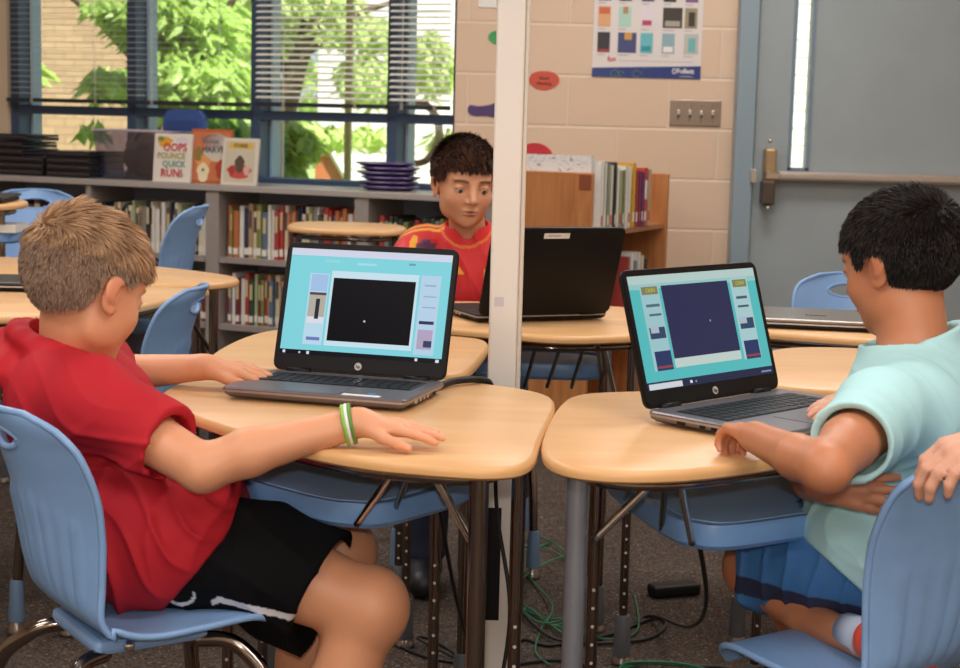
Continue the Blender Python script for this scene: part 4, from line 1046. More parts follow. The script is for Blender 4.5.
sB = dict(bgname='screen_teal', bg='5fc9cb', s=.85, rects=[
    ('browser_bar', 0, .925, 1, 1, 'c4dcd8'), ('taskbar', 0, 0, 1, .07, '2c3350'), ('search_box', .01, .005, .26, .055, 'dfe6ea'), ('page_strip', 0, .88, 1, .925, '9fd6d2'),
    ('side_banner', .075, .16, .215, .92, 'a9d4da'), ('banner_header', .085, .83, .205, .90, '8a8c60'), ('banner_lines', .10, .72, .20, .745, '5c7480'), ('banner_lines', .11, .64, .20, .66, '5c7480'), ('banner_photo', .09, .44, .205, .54, '3a5070'), ('banner_photo_light', .10, .49, .16, .55, 'b9c9d4'), ('banner_footer', .095, .16, .215, .33, '33406e'), ('banner_footer_line', .10, .18, .21, .20, 'a04c50'), 
    ('player_frame', .235, .17, .76, .86, 'cfe0da'), ('video_window', .235, .25, .76, .90, '33365a'), ('cursor', .56, .54, .568, .56, 'a9b4e4'),
    ('side_banner', .785, .16, .925, .92, 'b4dade'), ('banner_header', .80, .83, .915, .90, '8a8c60'), ('banner_lines', .81, .72, .90, .745, '4c6470'), ('banner_lines', .81, .64, .90, .66, '4c6470'), ('banner_photo', .80, .44, .915, .54, '3a5070'), ('banner_photo_light', .80, .49, .86, .55, 'b9c9d4'), ('banner_footer', .80, .16, .92, .33, '33406e'), ('banner_footer_line', .805, .18, .915, .20, 'a04c50'),
    ('task_icon', .32, .02, .335, .045, 'e4e4ec'), ('task_icon', .36, .02, .37, .04, '8a8ca0'), ('task_icon', .90, .02, .98, .035, '8a9ac0')],
    texts=[('banner_word', 'CASH', .0085, .145, .865, 'd9cc50'), ('banner_word', 'CASH', .0085, .858, .865, 'd9cc50')])
p0, p1 = Vector((-.338, 2.622)), Vector((-.057, 2.540))
c0 = (p0 + p1) / 2
L1 = laptop('open laptop of the blond boy, aqua web page around a black video', (c0.x, c0.y, T + .001), math.atan2((p1 - p0).y, (p1 - p0).x), .298, .190, .215, 17, sA)
make('serial_sticker', MB().box((.045, -.184, .0190), (.105, -.172, .0196)), M_paper, L1)
make('round_sticker', MB().lathe([(.007, .0190), (.007, .0196)], (.085, -.160, 0), 16), mat('sticker_blue', '3f8cc8', .4), L1)
p0, p1 = Vector((.242, 2.318)), Vector((.490, 2.560)); c0 = (p0 + p1) / 2
L2 = laptop('open laptop of the boy in the mint shirt, teal page with two ad banners', (c0.x, c0.y, T + .001), math.atan2((p1 - p0).y, (p1 - p0).x), .330, .225, .208, 17, sB)
p0, p1 = Vector((-.005, 3.455)), Vector((.277, 3.575)); c0 = (p0 + p1) / 2
L3 = laptop('open black laptop seen from behind, white name sticker on its lid', (c0.x, c0.y, T + .001), math.atan2((p1 - p0).y, (p1 - p0).x) + math.pi, .315, .215, .206, 20, None, M_black, True)
def closed_laptop(label, loc, rz, w, d, top):
    t = thing('closed_laptop', label, 'laptop', loc, rz)
    make('base', MB().cbox((0, 0, .008), (w * .98, d * .97, .012)), M_black, t, bevel=.004)
    make('lid', MB().cbox((0, 0, .019), (w, d, .009)), top, t, bevel=.004, seg=3)
    make('front_strip', MB().cbox((0, -d / 2 + .001, .0125), (w * .97, .004, .003)), mat('strip_light', 'cfcac6', .3, .5), t)
    for x in (-w * .4, w * .4): make('foot', MB().cbox((x, 0, .0012), (.02, d * .7, .0024)), M_dark, t)
    return t
c1 = closed_laptop('closed silver-lidded laptop on the desk in front of the blue door', (.728, 3.60, T), R_(-10), .33, .24, mat('lid_pewter', '8b827c', .3, .6))
text('lid_word', 'EliteBook', .012, M_dark, c1, Matrix.Translation((.02, -.03, .0238)))
closed_laptop('closed black laptop on the left desk beside the blond head', (-1.215, 3.93, T), R_(4), .34, .2, mat('lid_black', '2a282a', .4))
closed_laptop('closed dark laptop on the raised desk at the left edge', (-1.72, 5.05, .875), R_(3), .5, .26, mat('lid_black', '2a282a', .4))
mu = make('white_marker_cap', MB().lathe([(.008, 0), (.009, .04), (.0092, .041), (.0078, .04), (.007, .004)], (0, 0, 0), 20), M_paper, smooth=True); mu.location = (-.79, 3.72, T)
tag(mu, 'small white cap standing on the desk beside the fringe of the blond boy', 'cap')

# ------------------------------------------------------------------ cords
def cord(name, label, pts, r, col, n=8):
    P = spline([(x, y, max(z, r + .0005)) for x, y, z in pts], n)
    o0 = P[0].copy()
    o = make(name, MB().tube([p - o0 for p in P], r, 7), mat('cord_' + col, col, .5), smooth='all'); o.location = o0
    tag(o, label, 'cord'); return o
green = '2c6e4e'
def loopy(cx, cy, rx, ry, turns, z=.006, ph=0, dr=.02, seed=1):
    r = random.Random(seed); out = []
    for k in range(int(turns * 10)):
        a = ph + 2 * math.pi * k / 10
        out.append((cx + rx * math.cos(a) * (1 + r.uniform(-.12, .12)), cy + ry * math.sin(a) * (1 + r.uniform(-.15, .15)), z + .004 * (k // 10)))
    return out
cord('green_cable', 'green network cord in loose loops beside the power pole, far bundle', loopy(.175, 4.02, .09, .35, 3, ph=1.2, seed=2) + [(.10, 3.9, .02), (.07, 3.4, .01)], .0025, green)
cord('green_cable', 'green network cord running from the pole past the silver desk leg', [(.06, 3.2, .01), (.12, 3.75, .006), (.17, 3.65, .012), (.22, 3.55, .006), (.19, 3.62, .012), (.30, 3.55, .006), (.38, 3.62, .006), (.40, 3.9, .006)], .0025, green)
cord('green_cable', 'green network cord hooking down towards the front of the carpet', [(.10, 4.2, .006), (.15, 4.0, .006), (.19, 3.75, .018), (.16, 3.62, .006), (.14, 3.45, .006), (.17, 3.36, .006)], .0025, green)
cord('green_cable', 'tangle of green network cord at the bottom edge right of the legs', loopy(.40, 3.30, .10, .09, 3, ph=.5, seed=5), .0027, green)
cord('black_cable', 'black power cord looping on the carpet behind the silver leg', [(.06, 2.9, .02), (.10, 3.5, .005), (.18, 3.50, .005), (.34, 3.62, .005), (.43, 3.72, .005), (.45, 3.66, .005), (.38, 3.55, .005), (.20, 3.52, .009), (.12, 3.7, .012), (.08, 3.9, .005)], .004, '17171a')
cord('black_cable', 'black power cord rising from the carpet to the blue tray of the right desk', [(.20, 3.48, .01), (.33, 3.60, .006), (.42, 3.72, .01), (.44, 3.2, .15), (.40, 2.7, .35), (.33, 2.35, .565)], .004, '17171a')
cord('black_cable', 'long black cord crossing the bottom of the carpet to the right', [(-.25, 3.6, .005), (-.1, 3.40, .005), (.06, 3.36, .005), (.2, 3.40, .005), (.34, 3.30, .006), (.52, 3.38, .006), (.62, 3.3, .006)], .004, '17171a')
cord('black_cable', 'thin black wire hanging down in front of the white pole', [(.03, 2.60, .69), (.035, 2.66, .52), (.062, 2.64, .35), (.045, 2.62, .18), (.035, 2.6, .02)], .0035, '17171a')
cord('black_cable', 'black wire bunched behind the left desk at the pole', [(-.065, 2.57, T + .006), (-.04, 2.62, T + .008), (.0, 2.655, T + .006), (.02, 2.69, T - .01), (.03, 2.68, .66), (.035, 2.64, .60), (.02, 2.66, .66)], .006, '17171a')
cord('black_cable', 'black cord with a white plug dangling under the left desk', [(-.06, 2.5, .57), (-.03, 2.7, .35), (.0, 3.0, .15), (.01, 3.3, .02), (-.08, 3.5, .006), (-.12, 3.45, .03), (-.04, 3.40, .006)], .0035, '17171a')
cord('black_cable', 'dark cord at the right desk under the chair edge', [(.42, 2.9, .58), (.40, 3.2, .42), (.45, 3.6, .4), (.52, 3.9, .3), (.50, 4.0, .2)], .0035, '17171a')
pbx = make('power_adapter', MB().cbox((0, 0, .016), (.13, .05, .03)), M_black, bevel=.008); pbx.location = (.50, 3.93, 0); pbx.rotation_euler = (0, 0, .35)
tag(pbx, 'black laptop power adapter on the carpet under the right desk', 'adapter')
hl = make('white_ring', MB().tube([(.105 + .0 * k, 3.0 + .02 * math.cos(a), .56 + .03 * math.sin(a)) for k, a in enumerate([math.pi * q / 8 for q in range(17)])], .006, 8, cap=False), M_paper, smooth='all')
hl.location = (0, -.2, .08); tag(hl, 'white cable ring clipped to the side of the power pole', 'ring')
st = make('grey_cushion', MB().prism(chaikin([(-.12, -.12), (.12, -.12), (.12, .12), (-.12, .12)], 3), 0, 0, 0, [(.02, 0), (0, .01), (0, .03), (.02, .04)]), mat('cushion_grey', '75809a', .6), smooth=True)
st.location = (.12, 4.9, 0.42); tag(st, 'blue-grey stool seat low behind the power pole', 'stool')
st2 = make('stool_leg', MB().tube([(0, 0, -.42), (0, 0, .0)], .03, 12), M_sleeve, st, smooth=True)
# ------------------------------------------------------------------ people: smooth bodies grown from distance fields
class Field:
    def __init__(s, lo, hi, h):
        s.lo = np.array(lo, float); s.h = h
        s.n = np.ceil((np.array(hi) - s.lo) / h).astype(int) + 1
        s.g = np.full(tuple(s.n), 0.08, np.float32)
    def _sub(s, lo, hi):
        a = np.clip(np.floor((np.array(lo) - s.lo) / s.h).astype(int), 0, s.n - 1)
        b = np.clip(np.ceil((np.array(hi) - s.lo) / s.h).astype(int) + 1, 1, s.n)
        sl = tuple(slice(a[i], b[i]) for i in range(3))
        X = [s.lo[i] + s.h * np.arange(a[i], b[i], dtype=np.float32) for i in range(3)]
        return sl, X[0][:, None, None].astype(np.float32), X[1][None, :, None].astype(np.float32), X[2][None, None, :].astype(np.float32)
    def _apply(s, sl, d, k, sub):
        g = s.g[sl]
        if sub:
            d = -d; hh = np.clip(k - np.abs(g - d), 0, None) / max(k, 1e-6)
            s.g[sl] = np.maximum(g, d) + hh * hh * k * .25
        else:
            hh = np.clip(k - np.abs(g - d), 0, None) / max(k, 1e-6)
            s.g[sl] = np.minimum(g, d) - hh * hh * k * .25
    def cap(s, a, b, ra, rb=None, k=.01, sub=False):
        rb = ra if rb is None else rb
        a = np.array(a, float); b = np.array(b, float); R = max(ra, rb) + k + .02
        sl, X, Y, Z = s._sub(np.minimum(a, b) - R, np.maximum(a, b) + R)
        if s.g[sl].size == 0: return s
        ab = b - a; L = max(ab @ ab, 1e-9)
        t = np.clip(((X - a[0]) * ab[0] + (Y - a[1]) * ab[1] + (Z - a[2]) * ab[2]) / L, 0, 1)
        d = np.sqrt((X - a[0] - t * ab[0]) ** 2 + (Y - a[1] - t * ab[1]) ** 2 + (Z - a[2] - t * ab[2]) ** 2) - (ra + (rb - ra) * t)
        s._apply(sl, d, k, sub); return s
    def chain(s, pts, rs, k=.01, sub=False):
        for i in range(len(pts) - 1): s.cap(pts[i], pts[i + 1], rs[i], rs[i + 1], k, sub)
        return s
    def ell(s, c, r, R=None, k=.01, sub=False):
        c = np.array(c, float); m = max(r) + k + .02
        sl, X, Y, Z = s._sub(c - m, c + m)
        if s.g[sl].size == 0: return s
        X, Y, Z = X - c[0], Y - c[1], Z - c[2]
        if R is not None:
            X, Y, Z = (R[0][0] * X + R[1][0] * Y + R[2][0] * Z), (R[0][1] * X + R[1][1] * Y + R[2][1] * Z), (R[0][2] * X + R[1][2] * Y + R[2][2] * Z)
        k0 = np.sqrt((X / r[0]) ** 2 + (Y / r[1]) ** 2 + (Z / r[2]) ** 2)
        k1 = np.sqrt((X / r[0] ** 2) ** 2 + (Y / r[1] ** 2) ** 2 + (Z / r[2] ** 2) ** 2) + 1e-9
        s._apply(sl, k0 * (k0 - 1) / k1, k, sub); return s
    def cut(s, p, n, k=.004):       # removes what lies on the side n points to
        n = np.array(n, float); n /= np.linalg.norm(n)
        sl, X, Y, Z = s._sub(s.lo, s.lo + s.h * s.n)
        d = (X - p[0]) * n[0] + (Y - p[1]) * n[1] + (Z - p[2]) * n[2]
        s._apply(sl, -d, k, True); return s
    def cutlocal(s, p, n, c, R, k=.004):    # the same, but only within radius R of c
        n = np.array(n, float); n /= np.linalg.norm(n); c = np.array(c, float)
        sl, X, Y, Z = s._sub(c - R, c + R)
        d = (X - p[0]) * n[0] + (Y - p[1]) * n[1] + (Z - p[2]) * n[2]
        rr = np.sqrt((X - c[0]) ** 2 + (Y - c[1]) ** 2 + (Z - c[2]) ** 2)
        d = np.minimum(d, R * .9 - rr)
        s._apply(sl, -d, k, True); return s
    def surf(s):
        g = s.g; g[0] = g[-1] = .05; g[:, 0] = g[:, -1] = .05; g[:, :, 0] = g[:, :, -1] = .05
        ins = g < 0
        cnt = np.zeros(tuple(s.n - 1), np.int8)
        for i in (0, 1):
            for j in (0, 1):
                for k in (0, 1):
                    cnt += ins[i:i + s.n[0] - 1, j:j + s.n[1] - 1, k:k + s.n[2] - 1]
        act = (cnt > 0) & (cnt < 8)
        I = np.argwhere(act)
        idx = np.full(tuple(s.n - 1), -1, np.int32); idx[act] = np.arange(len(I))
        P = np.zeros((len(I), 3)); N = np.zeros(len(I))
        cs = [(i, j, k) for i in (0, 1) for j in (0, 1) for k in (0, 1)]
        val = {c: g[I[:, 0] + c[0], I[:, 1] + c[1], I[:, 2] + c[2]] for c in cs}
        for a in cs:
            for ax in range(3):
                if a[ax]: continue
                b = list(a); b[ax] = 1; b = tuple(b)
                va, vb = val[a], val[b]; m = (va < 0) != (vb < 0)
                t = np.where(m, va / np.where(np.abs(va - vb) < 1e-9, 1, va - vb), 0)
                q = np.tile(np.array(a, float), (len(I), 1)); q[:, ax] = t
                P[m] += q[m]; N[m] += 1
        V = s.lo + s.h * (I + P / N[:, None])
        F = []
        for ax in range(3):
            u, w = (ax + 1) % 3, (ax + 2) % 3
            lo = [slice(1, s.n[d] - 1) for d in range(3)]; lo[ax] = slice(0, s.n[ax] - 1)
            hi = list(lo); hi[ax] = slice(1, s.n[ax])
            A = ins[tuple(lo)]; Bq = ins[tuple(hi)]
            E_ = np.argwhere(A != Bq); off = np.array([1, 1, 1]); off[ax] = 0
            E_ = E_ + off
            sg = ins[E_[:, 0], E_[:, 1], E_[:, 2]]
            du = np.zeros(3, int); du[u] = 1; dw = np.zeros(3, int); dw[w] = 1
            q = [E_ - du - dw, E_ - dw, E_, E_ - du]
            q = np.stack([idx[e[:, 0], e[:, 1], e[:, 2]] for e in q], 1)
            q[~sg] = q[~sg][:, ::-1]
            F.append(q)
        F = np.concatenate(F)
        F = F[(F >= 0).all(1)]
        return V, F

def sdf_mesh(name, fld, m, parent=None, off=(0, 0, 0), color=None, disp=None, relax=1):
    V, F = fld.surf()
    for _ in range(relax):      # light relaxation
        e = np.concatenate([F[:, [0, 1]], F[:, [1, 2]], F[:, [2, 3]], F[:, [3, 0]]])
        S_ = np.zeros_like(V); c = np.zeros(len(V))
        for a, b in ((0, 1), (1, 0)):
            for k in range(3): S_[:, k] += np.bincount(e[:, a], V[e[:, b], k], len(V))
            c += np.bincount(e[:, a], minlength=len(V))
        V = V * .5 + .5 * S_ / np.maximum(c, 1)[:, None]
    if disp is not None:
        n_ = np.zeros_like(V); fn = np.cross(V[F[:, 2]] - V[F[:, 0]], V[F[:, 3]] - V[F[:, 1]])
        for k in range(4):
            for q in range(3): n_[:, q] += np.bincount(F[:, k], fn[:, q], len(V))
        n_ /= np.linalg.norm(n_, axis=1)[:, None] + 1e-12
        V = V + n_ * disp(V, n_)[:, None]
    me = bpy.data.meshes.new(name)
    Vo = V - np.array(off)
    me.vertices.add(len(V)); me.vertices.foreach_set('co', Vo.astype(np.float32).ravel())
    me.loops.add(F.size); me.loops.foreach_set('vertex_index', F.astype(np.int32).ravel())
    me.polygons.add(len(F)); me.polygons.foreach_set('loop_start', np.arange(0, F.size, 4, dtype=np.int32))
    me.polygons.foreach_set('use_smooth', np.ones(len(F), bool))
    me.materials.append(m); me.update(calc_edges=True); me.validate()
    if color is not None:
        n_ = np.zeros_like(V); fn = np.cross(V[F[:, 2]] - V[F[:, 0]], V[F[:, 3]] - V[F[:, 1]])
        for k in range(4):
            for q in range(3): n_[:, q] += np.bincount(F[:, k], fn[:, q], len(V))
        n_ /= np.linalg.norm(n_, axis=1)[:, None] + 1e-12
        c = color(V, n_)
        at = me.color_attributes.new('Col', 'FLOAT_COLOR', 'POINT')
        at.data.foreach_set('color', np.concatenate([c, np.ones((len(V), 1))], 1).astype(np.float32).ravel())
    o = bpy.data.objects.new(name, me); COL.objects.link(o)
    if parent: o.parent = parent
    return o
lin = lambda c: np.array(srgb(c)[:3])
def nrm(v): v = np.array(v, float); return v / np.linalg.norm(v)
def frame(fwd, roll=0.0):      # head frame columns: right(x), forward(y), up(z)
    f = nrm(fwd); r = nrm(np.cross(f, (0, 0, 1))); u = np.cross(r, f)
    c, s_ = math.cos(roll), math.sin(roll)
    return np.stack([r * c + u * s_, f, -r * s_ + u * c], 1)
def head(Fd, c, R, s=1.0, lid=.5, detail=True):
    c = np.array(c, float); L = lambda x, y, z: c + R @ (np.array([x, y, z]) * s)
    e = lambda p, r, k=.01, sub=False: Fd.ell(L(*p), [q * s for q in r], R, k * s, sub)
    e((0, -.016, .028), (.071, .088, .074), .01); e((0, .022, -.02), (.060, .064, .078), .03)
    e((0, .030, -.062), (.040, .046, .033), .03); e((0, .064, -.088), (.017, .014, .014), .022)
    e((0, .058, .032), (.050, .028, .034), .02)
    for x in (-1, 1):
        e((x * .034, .054, -.030), (.024, .022, .024), .02)
        e((x * .041, .012, -.053), (.017, .03, .03), .02)
        # ear
        e((x * .071, -.008, -.012), (.007, .017, .029), .004); e((x * .079, -.010, -.004), (.006, .018, .022), .006)
        e((x * .080, .001, -.010), (.006, .009, .015), .004, True); e((x * .072, -.002, -.034), (.006, .009, .009), .004)
        if detail:
            e((x * .031, .089, .002), (.018, .012, .011), .012, True)
            e((x * .031, .071, .001), (.0145, .0145, .0125), .002)
    Fd.cap(L(0, .083, .012), L(0, .101, -.026), .0065 * s, .0100 * s, .012 * s)
    for x in (-1, 1):
        e((x * .0105, .090, -.031), (.0075, .009, .006), .006)
        if detail: e((x * .006, .097, -.0365), (.003, .004, .003), .003, True)
    if detail:
        e((0, .083, -.0535), (.021, .010, .0045), .006); e((0, .0835, -.062), (.017, .010, .005), .006)
        e((0, .094, -.0580), (.020, .010, .0012), .003, True)
        for x in (-1, 1):     # opening between the lids
            e((x * .031, .086, -.004), (.0125, .012, .0052 * lid * 2), .002, True)
        for x in (-1, 1): Fd.cap(L(x * .015, .084, .019), L(x * .045, .074, .020), .004 * s, .003 * s, .008 * s)
    return L
def eyes(parent, off, c, R, s, look=(0, -.25), iris='4a2f20'):
    c = np.array(c, float)
    for x in (-1, 1):
        p = c + R @ (np.array([x * .031, .0715, -.001]) * s)
        d = nrm(R @ np.array([look[0], 1, look[1]])); r = .0128 * s
        mb = MB().ellipsoid(p, (r, r, r), 20, 14)
        eb = make('eyeball', mb, mat('eye_white', 'c4bab2', .2), parent, off, 'all')
        a = nrm(np.cross(d, (0, 0, 1))); b = np.cross(a, d)
        for nm, rad, h, m in (('iris', .0062 * s, .0003, mat('iris_' + iris, iris, .2)), ('pupil', .0028 * s, .0006, M_dark)):
            q = MB(); n = 16
            rr = math.sqrt(r * r - rad * rad)
            vs = [tuple(p + d * (r + h))] + [tuple(p + d * (rr + h) + (a * math.cos(2 * math.pi * k / n) + b * math.sin(2 * math.pi * k / n)) * rad) for k in range(n)]
            q.add(vs, [(0, 1 + k, 1 + (k + 1) % n) for k in range(n)])
            make(nm, q, m, eb, off, 'all')
def hand(Fd, w, d, n, side, s=1.0, curl=(.3, .3, .3, .3), spread=.08, thumb=(.5, .3), twist=0, rf=1.0):
    """w wrist, d towards the fingers, n out of the back of the hand, side = +1/-1 thumb side along cross(d,n)"""
    w = np.array(w, float); d = nrm(d); n = np.array(n, float); n = nrm(n - d * (n @ d)); t = np.cross(d, n) * side
    P = lambda a, b, c: w + (d * a + t * b + n * c) * s
    Fd.cap(P(-.01, .002, 0), P(.02, .004, 0), .0185 * s, .017 * s, .012)
    Fd.cap(P(.012, .012, 0), P(.064, .022, 0), .0135 * s, .0105 * s, .010)
    Fd.cap(P(.012, .0, 0), P(.068, .004, .001), .0135 * s, .0110 * s, .010)
    Fd.cap(P(.012, -.010, 0), P(.060, -.020, 0), .0125 * s, .0095 * s, .010)
    tips = []
    Ls = (.062, .068, .063, .050); base = [(.066, .024), (.071, .008), (.067, -.008), (.060, -.022)]
    for i in range(4):
        a0 = spread * (1.5 - i) ; dd = nrm(d + t * a0); p = P(base[i][0], base[i][1], 0)
        ang = 0; r = [.0082, .0078, .0070, .0058]; segs = (.44, .31, .25)
        k1 = curl[i]
        for q in range(3):
            ang += k1 * (.9 if q == 0 else 1.0)
            v = dd * math.cos(ang) - n * math.sin(ang)
            p2 = p + v * Ls[i] * segs[q] * s
            Fd.cap(p, p2, r[q] * s * rf * (.92 if i == 3 else 1), r[q + 1] * s * rf * (.92 if i == 3 else 1), .0035)
            p = p2
        tips.append((p, v))
    b = P(.014, .018, -.004); v1 = nrm(d * math.cos(thumb[0]) + t * math.sin(thumb[0]) - n * .15); p1 = b + v1 * .034 * s
    v2 = nrm(d * math.cos(thumb[0] - thumb[1]) + t * math.sin(thumb[0] - thumb[1]) - n * .15); p2 = p1 + v2 * .028 * s
    v3 = nrm(d * math.cos(thumb[0] - 1.6 * thumb[1]) + t * math.sin(thumb[0] - 1.6 * thumb[1]) - n * .2); p3 = p2 + v3 * .020 * s
    Fd.cap(b, p1, .0125 * s, .0098 * s, .008); Fd.cap(p1, p2, .0095 * s, .0085 * s, .004); Fd.cap(p2, p3, .0085 * s, .0068 * s, .004)
    tips.append((p3, v3))
    return tips
def skinmat(name, ): 
    return mat(name, 'ffffff', .48, vcol=True, sss=.12, bump=(220, .06, .001))
def skin_color(base, c, R, s, brow, tips=(), lip='a8574c', ruddy='c0604c', browon=True):
    b = lin(base); lp = lin(lip); rd = lin(ruddy); bw = lin(brow)
    def f(V, N_):
        col = np.tile(b, (len(V), 1)); q = (V - np.array(c)) @ R / s
        def mixin(m, k): col[:] = col * (1 - m[:, None]) + k * m[:, None]
        g = lambda p, r: np.exp(-(((q - np.array(p)) / np.array(r)) ** 2).sum(1))
        for x in (-1, 1):
            mixin(.22 * g((x * .036, .07, -.03), (.02, .03, .018)), rd)
            mixin(.35 * g((x * .078, -.008, -.01), (.012, .03, .035)), rd)
        mixin(.2 * g((0, .105, -.03), (.012, .015, .012)), rd)
        mixin(np.clip(1.6 * g((0, .09, -.058), (.017, .02, .0065)) - .35, 0, .8), lp)
        if browon:
            for x in (-1, 1):
                zz = .0215 + .004 * np.cos((np.abs(q[:, 0]) - .030) * 70) - .004
                m = np.clip(1.3 - ((q[:, 2] - zz) / .0042) ** 2, 0, 1) * np.clip(1.4 - ((q[:, 0] - x * .031) / .018) ** 4, 0, 1) * (q[:, 1] > .05)
                mixin(.85 * m, bw)
                ly = .0045 - ((q[:, 0] - x * .031) / .014) ** 2 * .005
                m = np.clip(1.2 - ((q[:, 2] - ly) / .0017) ** 2, 0, 1) * (np.abs(q[:, 0] - x * .031) < .0135) * (q[:, 1] > .065)
                mixin(.7 * m, bw)
        for p, v in tips:    # nails
            w = V - p
            m = np.exp(-(np.linalg.norm(w, axis=1) / .006) ** 2)
            mixin(.35 * m, lin('e0a090'))
        return col
    return f
def hair(parent, off, c, R, s, inside, rad, length, cols, seed, n=9000, lift=.35, flow=None, cap=True, wid=.0011, grav=.3, jitter=.25):
    """strands rooted on an ellipsoid 'rad' about the head centre where inside(q) > 0"""
    r = np.random.RandomState(seed); c = np.array(c, float)
    k = np.arange(int(n * 2.2)) + .5
    ph = np.arccos(1 - 2 * k / (n * 2.2)); th = math.pi * (1 + 5 ** .5) * k
    D = np.stack([np.cos(th) * np.sin(ph), np.sin(th) * np.sin(ph), np.cos(ph)], 1)
    cen = np.array([0, -.014, .026]); A = np.array(rad)
    Q = cen + D * A; Nn = D / A; Nn /= np.linalg.norm(Nn, axis=1)[:, None]
    m = inside(Q) > r.uniform(-.15, .15, len(Q)); Q = Q[m]; Nn = Nn[m]
    fl = flow(Q) if flow is not None else np.stack([Q[:, 0] * .3, Q[:, 1] * .0 + .5, -.6 + 0 * Q[:, 0]], 1)
    fl = fl - Nn * (fl * Nn).sum(1)[:, None]; fl /= np.linalg.norm(fl, axis=1)[:, None] + 1e-6
    cl = np.stack([np.sin(Q[:, 0] * 190 + Q[:, 1] * 120), np.sin(Q[:, 1] * 170 - Q[:, 2] * 90), np.sin(Q[:, 2] * 150 + Q[:, 0] * 140)], 1)
    L = length(Q) * r.uniform(.75, 1.15, len(Q))
    dirv = fl + Nn * lift + cl * jitter + r.normal(0, .12, Q.shape)
    dirv /= np.linalg.norm(dirv, axis=1)[:, None]
    pts = [Q - Nn * .002]; p = Q
    v = dirv
    for sgm in range(3):
        p = p + v * (L / 3)[:, None]
        pts.append(p)
        v = v + fl * .35 + np.array([0, 0, -grav * .5]) ; v /= np.linalg.norm(v, axis=1)[:, None]
        # stay outside the scalp
        e = (p - cen) / (A * 1.0); d = np.linalg.norm(e, axis=1); ins = d < 1.02
        v[ins] += Nn[ins] * .4
    an_ = r.uniform(-1.25, 1.25, len(Q))[:, None]; side = np.cross(dirv, Nn) * np.cos(an_) + Nn * np.sin(an_); side /= np.linalg.norm(side, axis=1)[:, None] + 1e-6
    W = [wid, wid * 1.1, wid * .8, wid * .15]
    n_ = len(Q); Vs = []
    for i, pp in enumerate(pts):
        Vs.append(pp + side * W[i]); Vs.append(pp - side * W[i])
    V = np.stack(Vs, 1).reshape(-1, 3)
    F = []
    b = (np.arange(n_) * 8)[:, None]
    for i in range(3): F.append(b + np.array([2 * i, 2 * i + 1, 2 * i + 3, 2 * i + 2]))
    F = np.concatenate(F)
    V = (c + (V * s) @ R.T) - np.array(off)
    me = bpy.data.meshes.new('hair'); me.vertices.add(len(V)); me.vertices.foreach_set('co', V.astype(np.float32).ravel())
    me.loops.add(F.size); me.loops.foreach_set('vertex_index', F.astype(np.int32).ravel())
    me.polygons.add(len(F)); me.polygons.foreach_set('loop_start', np.arange(0, F.size, 4, dtype=np.int32))
    me.polygons.foreach_set('use_smooth', np.ones(len(F), bool)); me.update(calc_edges=True)
    tone = r.uniform(0, 1, n_); ca = [lin(x) for x in cols]
    zone = np.clip(.5 + .5 * np.sin(Q[:, 0] * 130 + Q[:, 1] * 90 + 2 * np.sin(Q[:, 2] * 80)), 0, 1)
    tt = np.clip(.55 * tone + .45 * zone, 0, 1)[:, None]
    cc = ca[0] * (1 - tt) + ca[1] * tt
    if len(cols) > 3:
        lw = (.75 * np.clip((.050 - Q[:, 2]) / .025, 0, 1))[:, None]; cc = cc * (1 - lw) + ca[3] * lw * (.75 + .5 * tone[:, None])
    cc = np.repeat(cc, 8, 0); 
    at = me.color_attributes.new('Col', 'FLOAT_COLOR', 'POINT')
    at.data.foreach_set('color', np.concatenate([cc, np.ones((len(cc), 1))], 1).astype(np.float32).ravel())
    me.materials.append(mat('hair_strands_' + cols[0], 'ffffff', .55, vcol=True, spec=.2))
    o = bpy.data.objects.new('hair', me); COL.objects.link(o); o.parent = parent
    # scalp layer under the strands
    nu, nv = 120, 80
    U = np.linspace(0, 2 * math.pi, nu, endpoint=False); Vv = np.linspace(0.001, math.pi - .001, nv)
    uu, vv = np.meshgrid(U, Vv, indexing='ij')
    Dd = np.stack([np.cos(uu) * np.sin(vv), np.sin(uu) * np.sin(vv), np.cos(vv)], -1).reshape(-1, 3)
    Qc = cen + Dd * (A - .0012); ok = inside(Qc) > 0
    Vc = (c + (Qc * s) @ R.T) - np.array(off)
    fs = []
    for i in range(nu):
        for j in range(nv - 1):
            q4 = (i * nv + j, i * nv + j + 1, ((i + 1) % nu) * nv + j + 1, ((i + 1) % nu) * nv + j)
            if ok[list(q4)].all(): fs.append(q4)
    mb = MB(); mb.v = [tuple(v) for v in Vc]; mb.f = fs; mb.m = [0] * len(fs)
    make('scalp_hair', mb, mat('scalp_' + cols[0], cols[2] if len(cols) > 2 else cols[0], .8), o, smooth='all')
    return o
def folds(k1, k2, f, amp, zones=None):
    k1 = np.array(k1, float); k2 = np.array(k2, float)
    def g(V, N_):
        a = V @ k1 * f + 1.6 * np.sin(V @ k2 * f * .5) + .8 * np.sin(V @ np.array([7., 11., -5.]) * 2.1)
        w = (1 - np.abs(np.sin(a))) ** 2.2
        b = V @ (k2 + k1 * .4) * f * .7 + 1.3 * np.sin(V @ k1 * f * .35 + 1)
        w2 = (1 - np.abs(np.sin(b))) ** 2.5
        z = np.ones(len(V)) if zones is None else zones(V)
        return amp * z * (.8 * w + .5 * w2 - .35)
    return g
def eat(fs, a, b, ra, rb=None, k=.003):
    fs.cap(a, b, ra, rb, k, True)

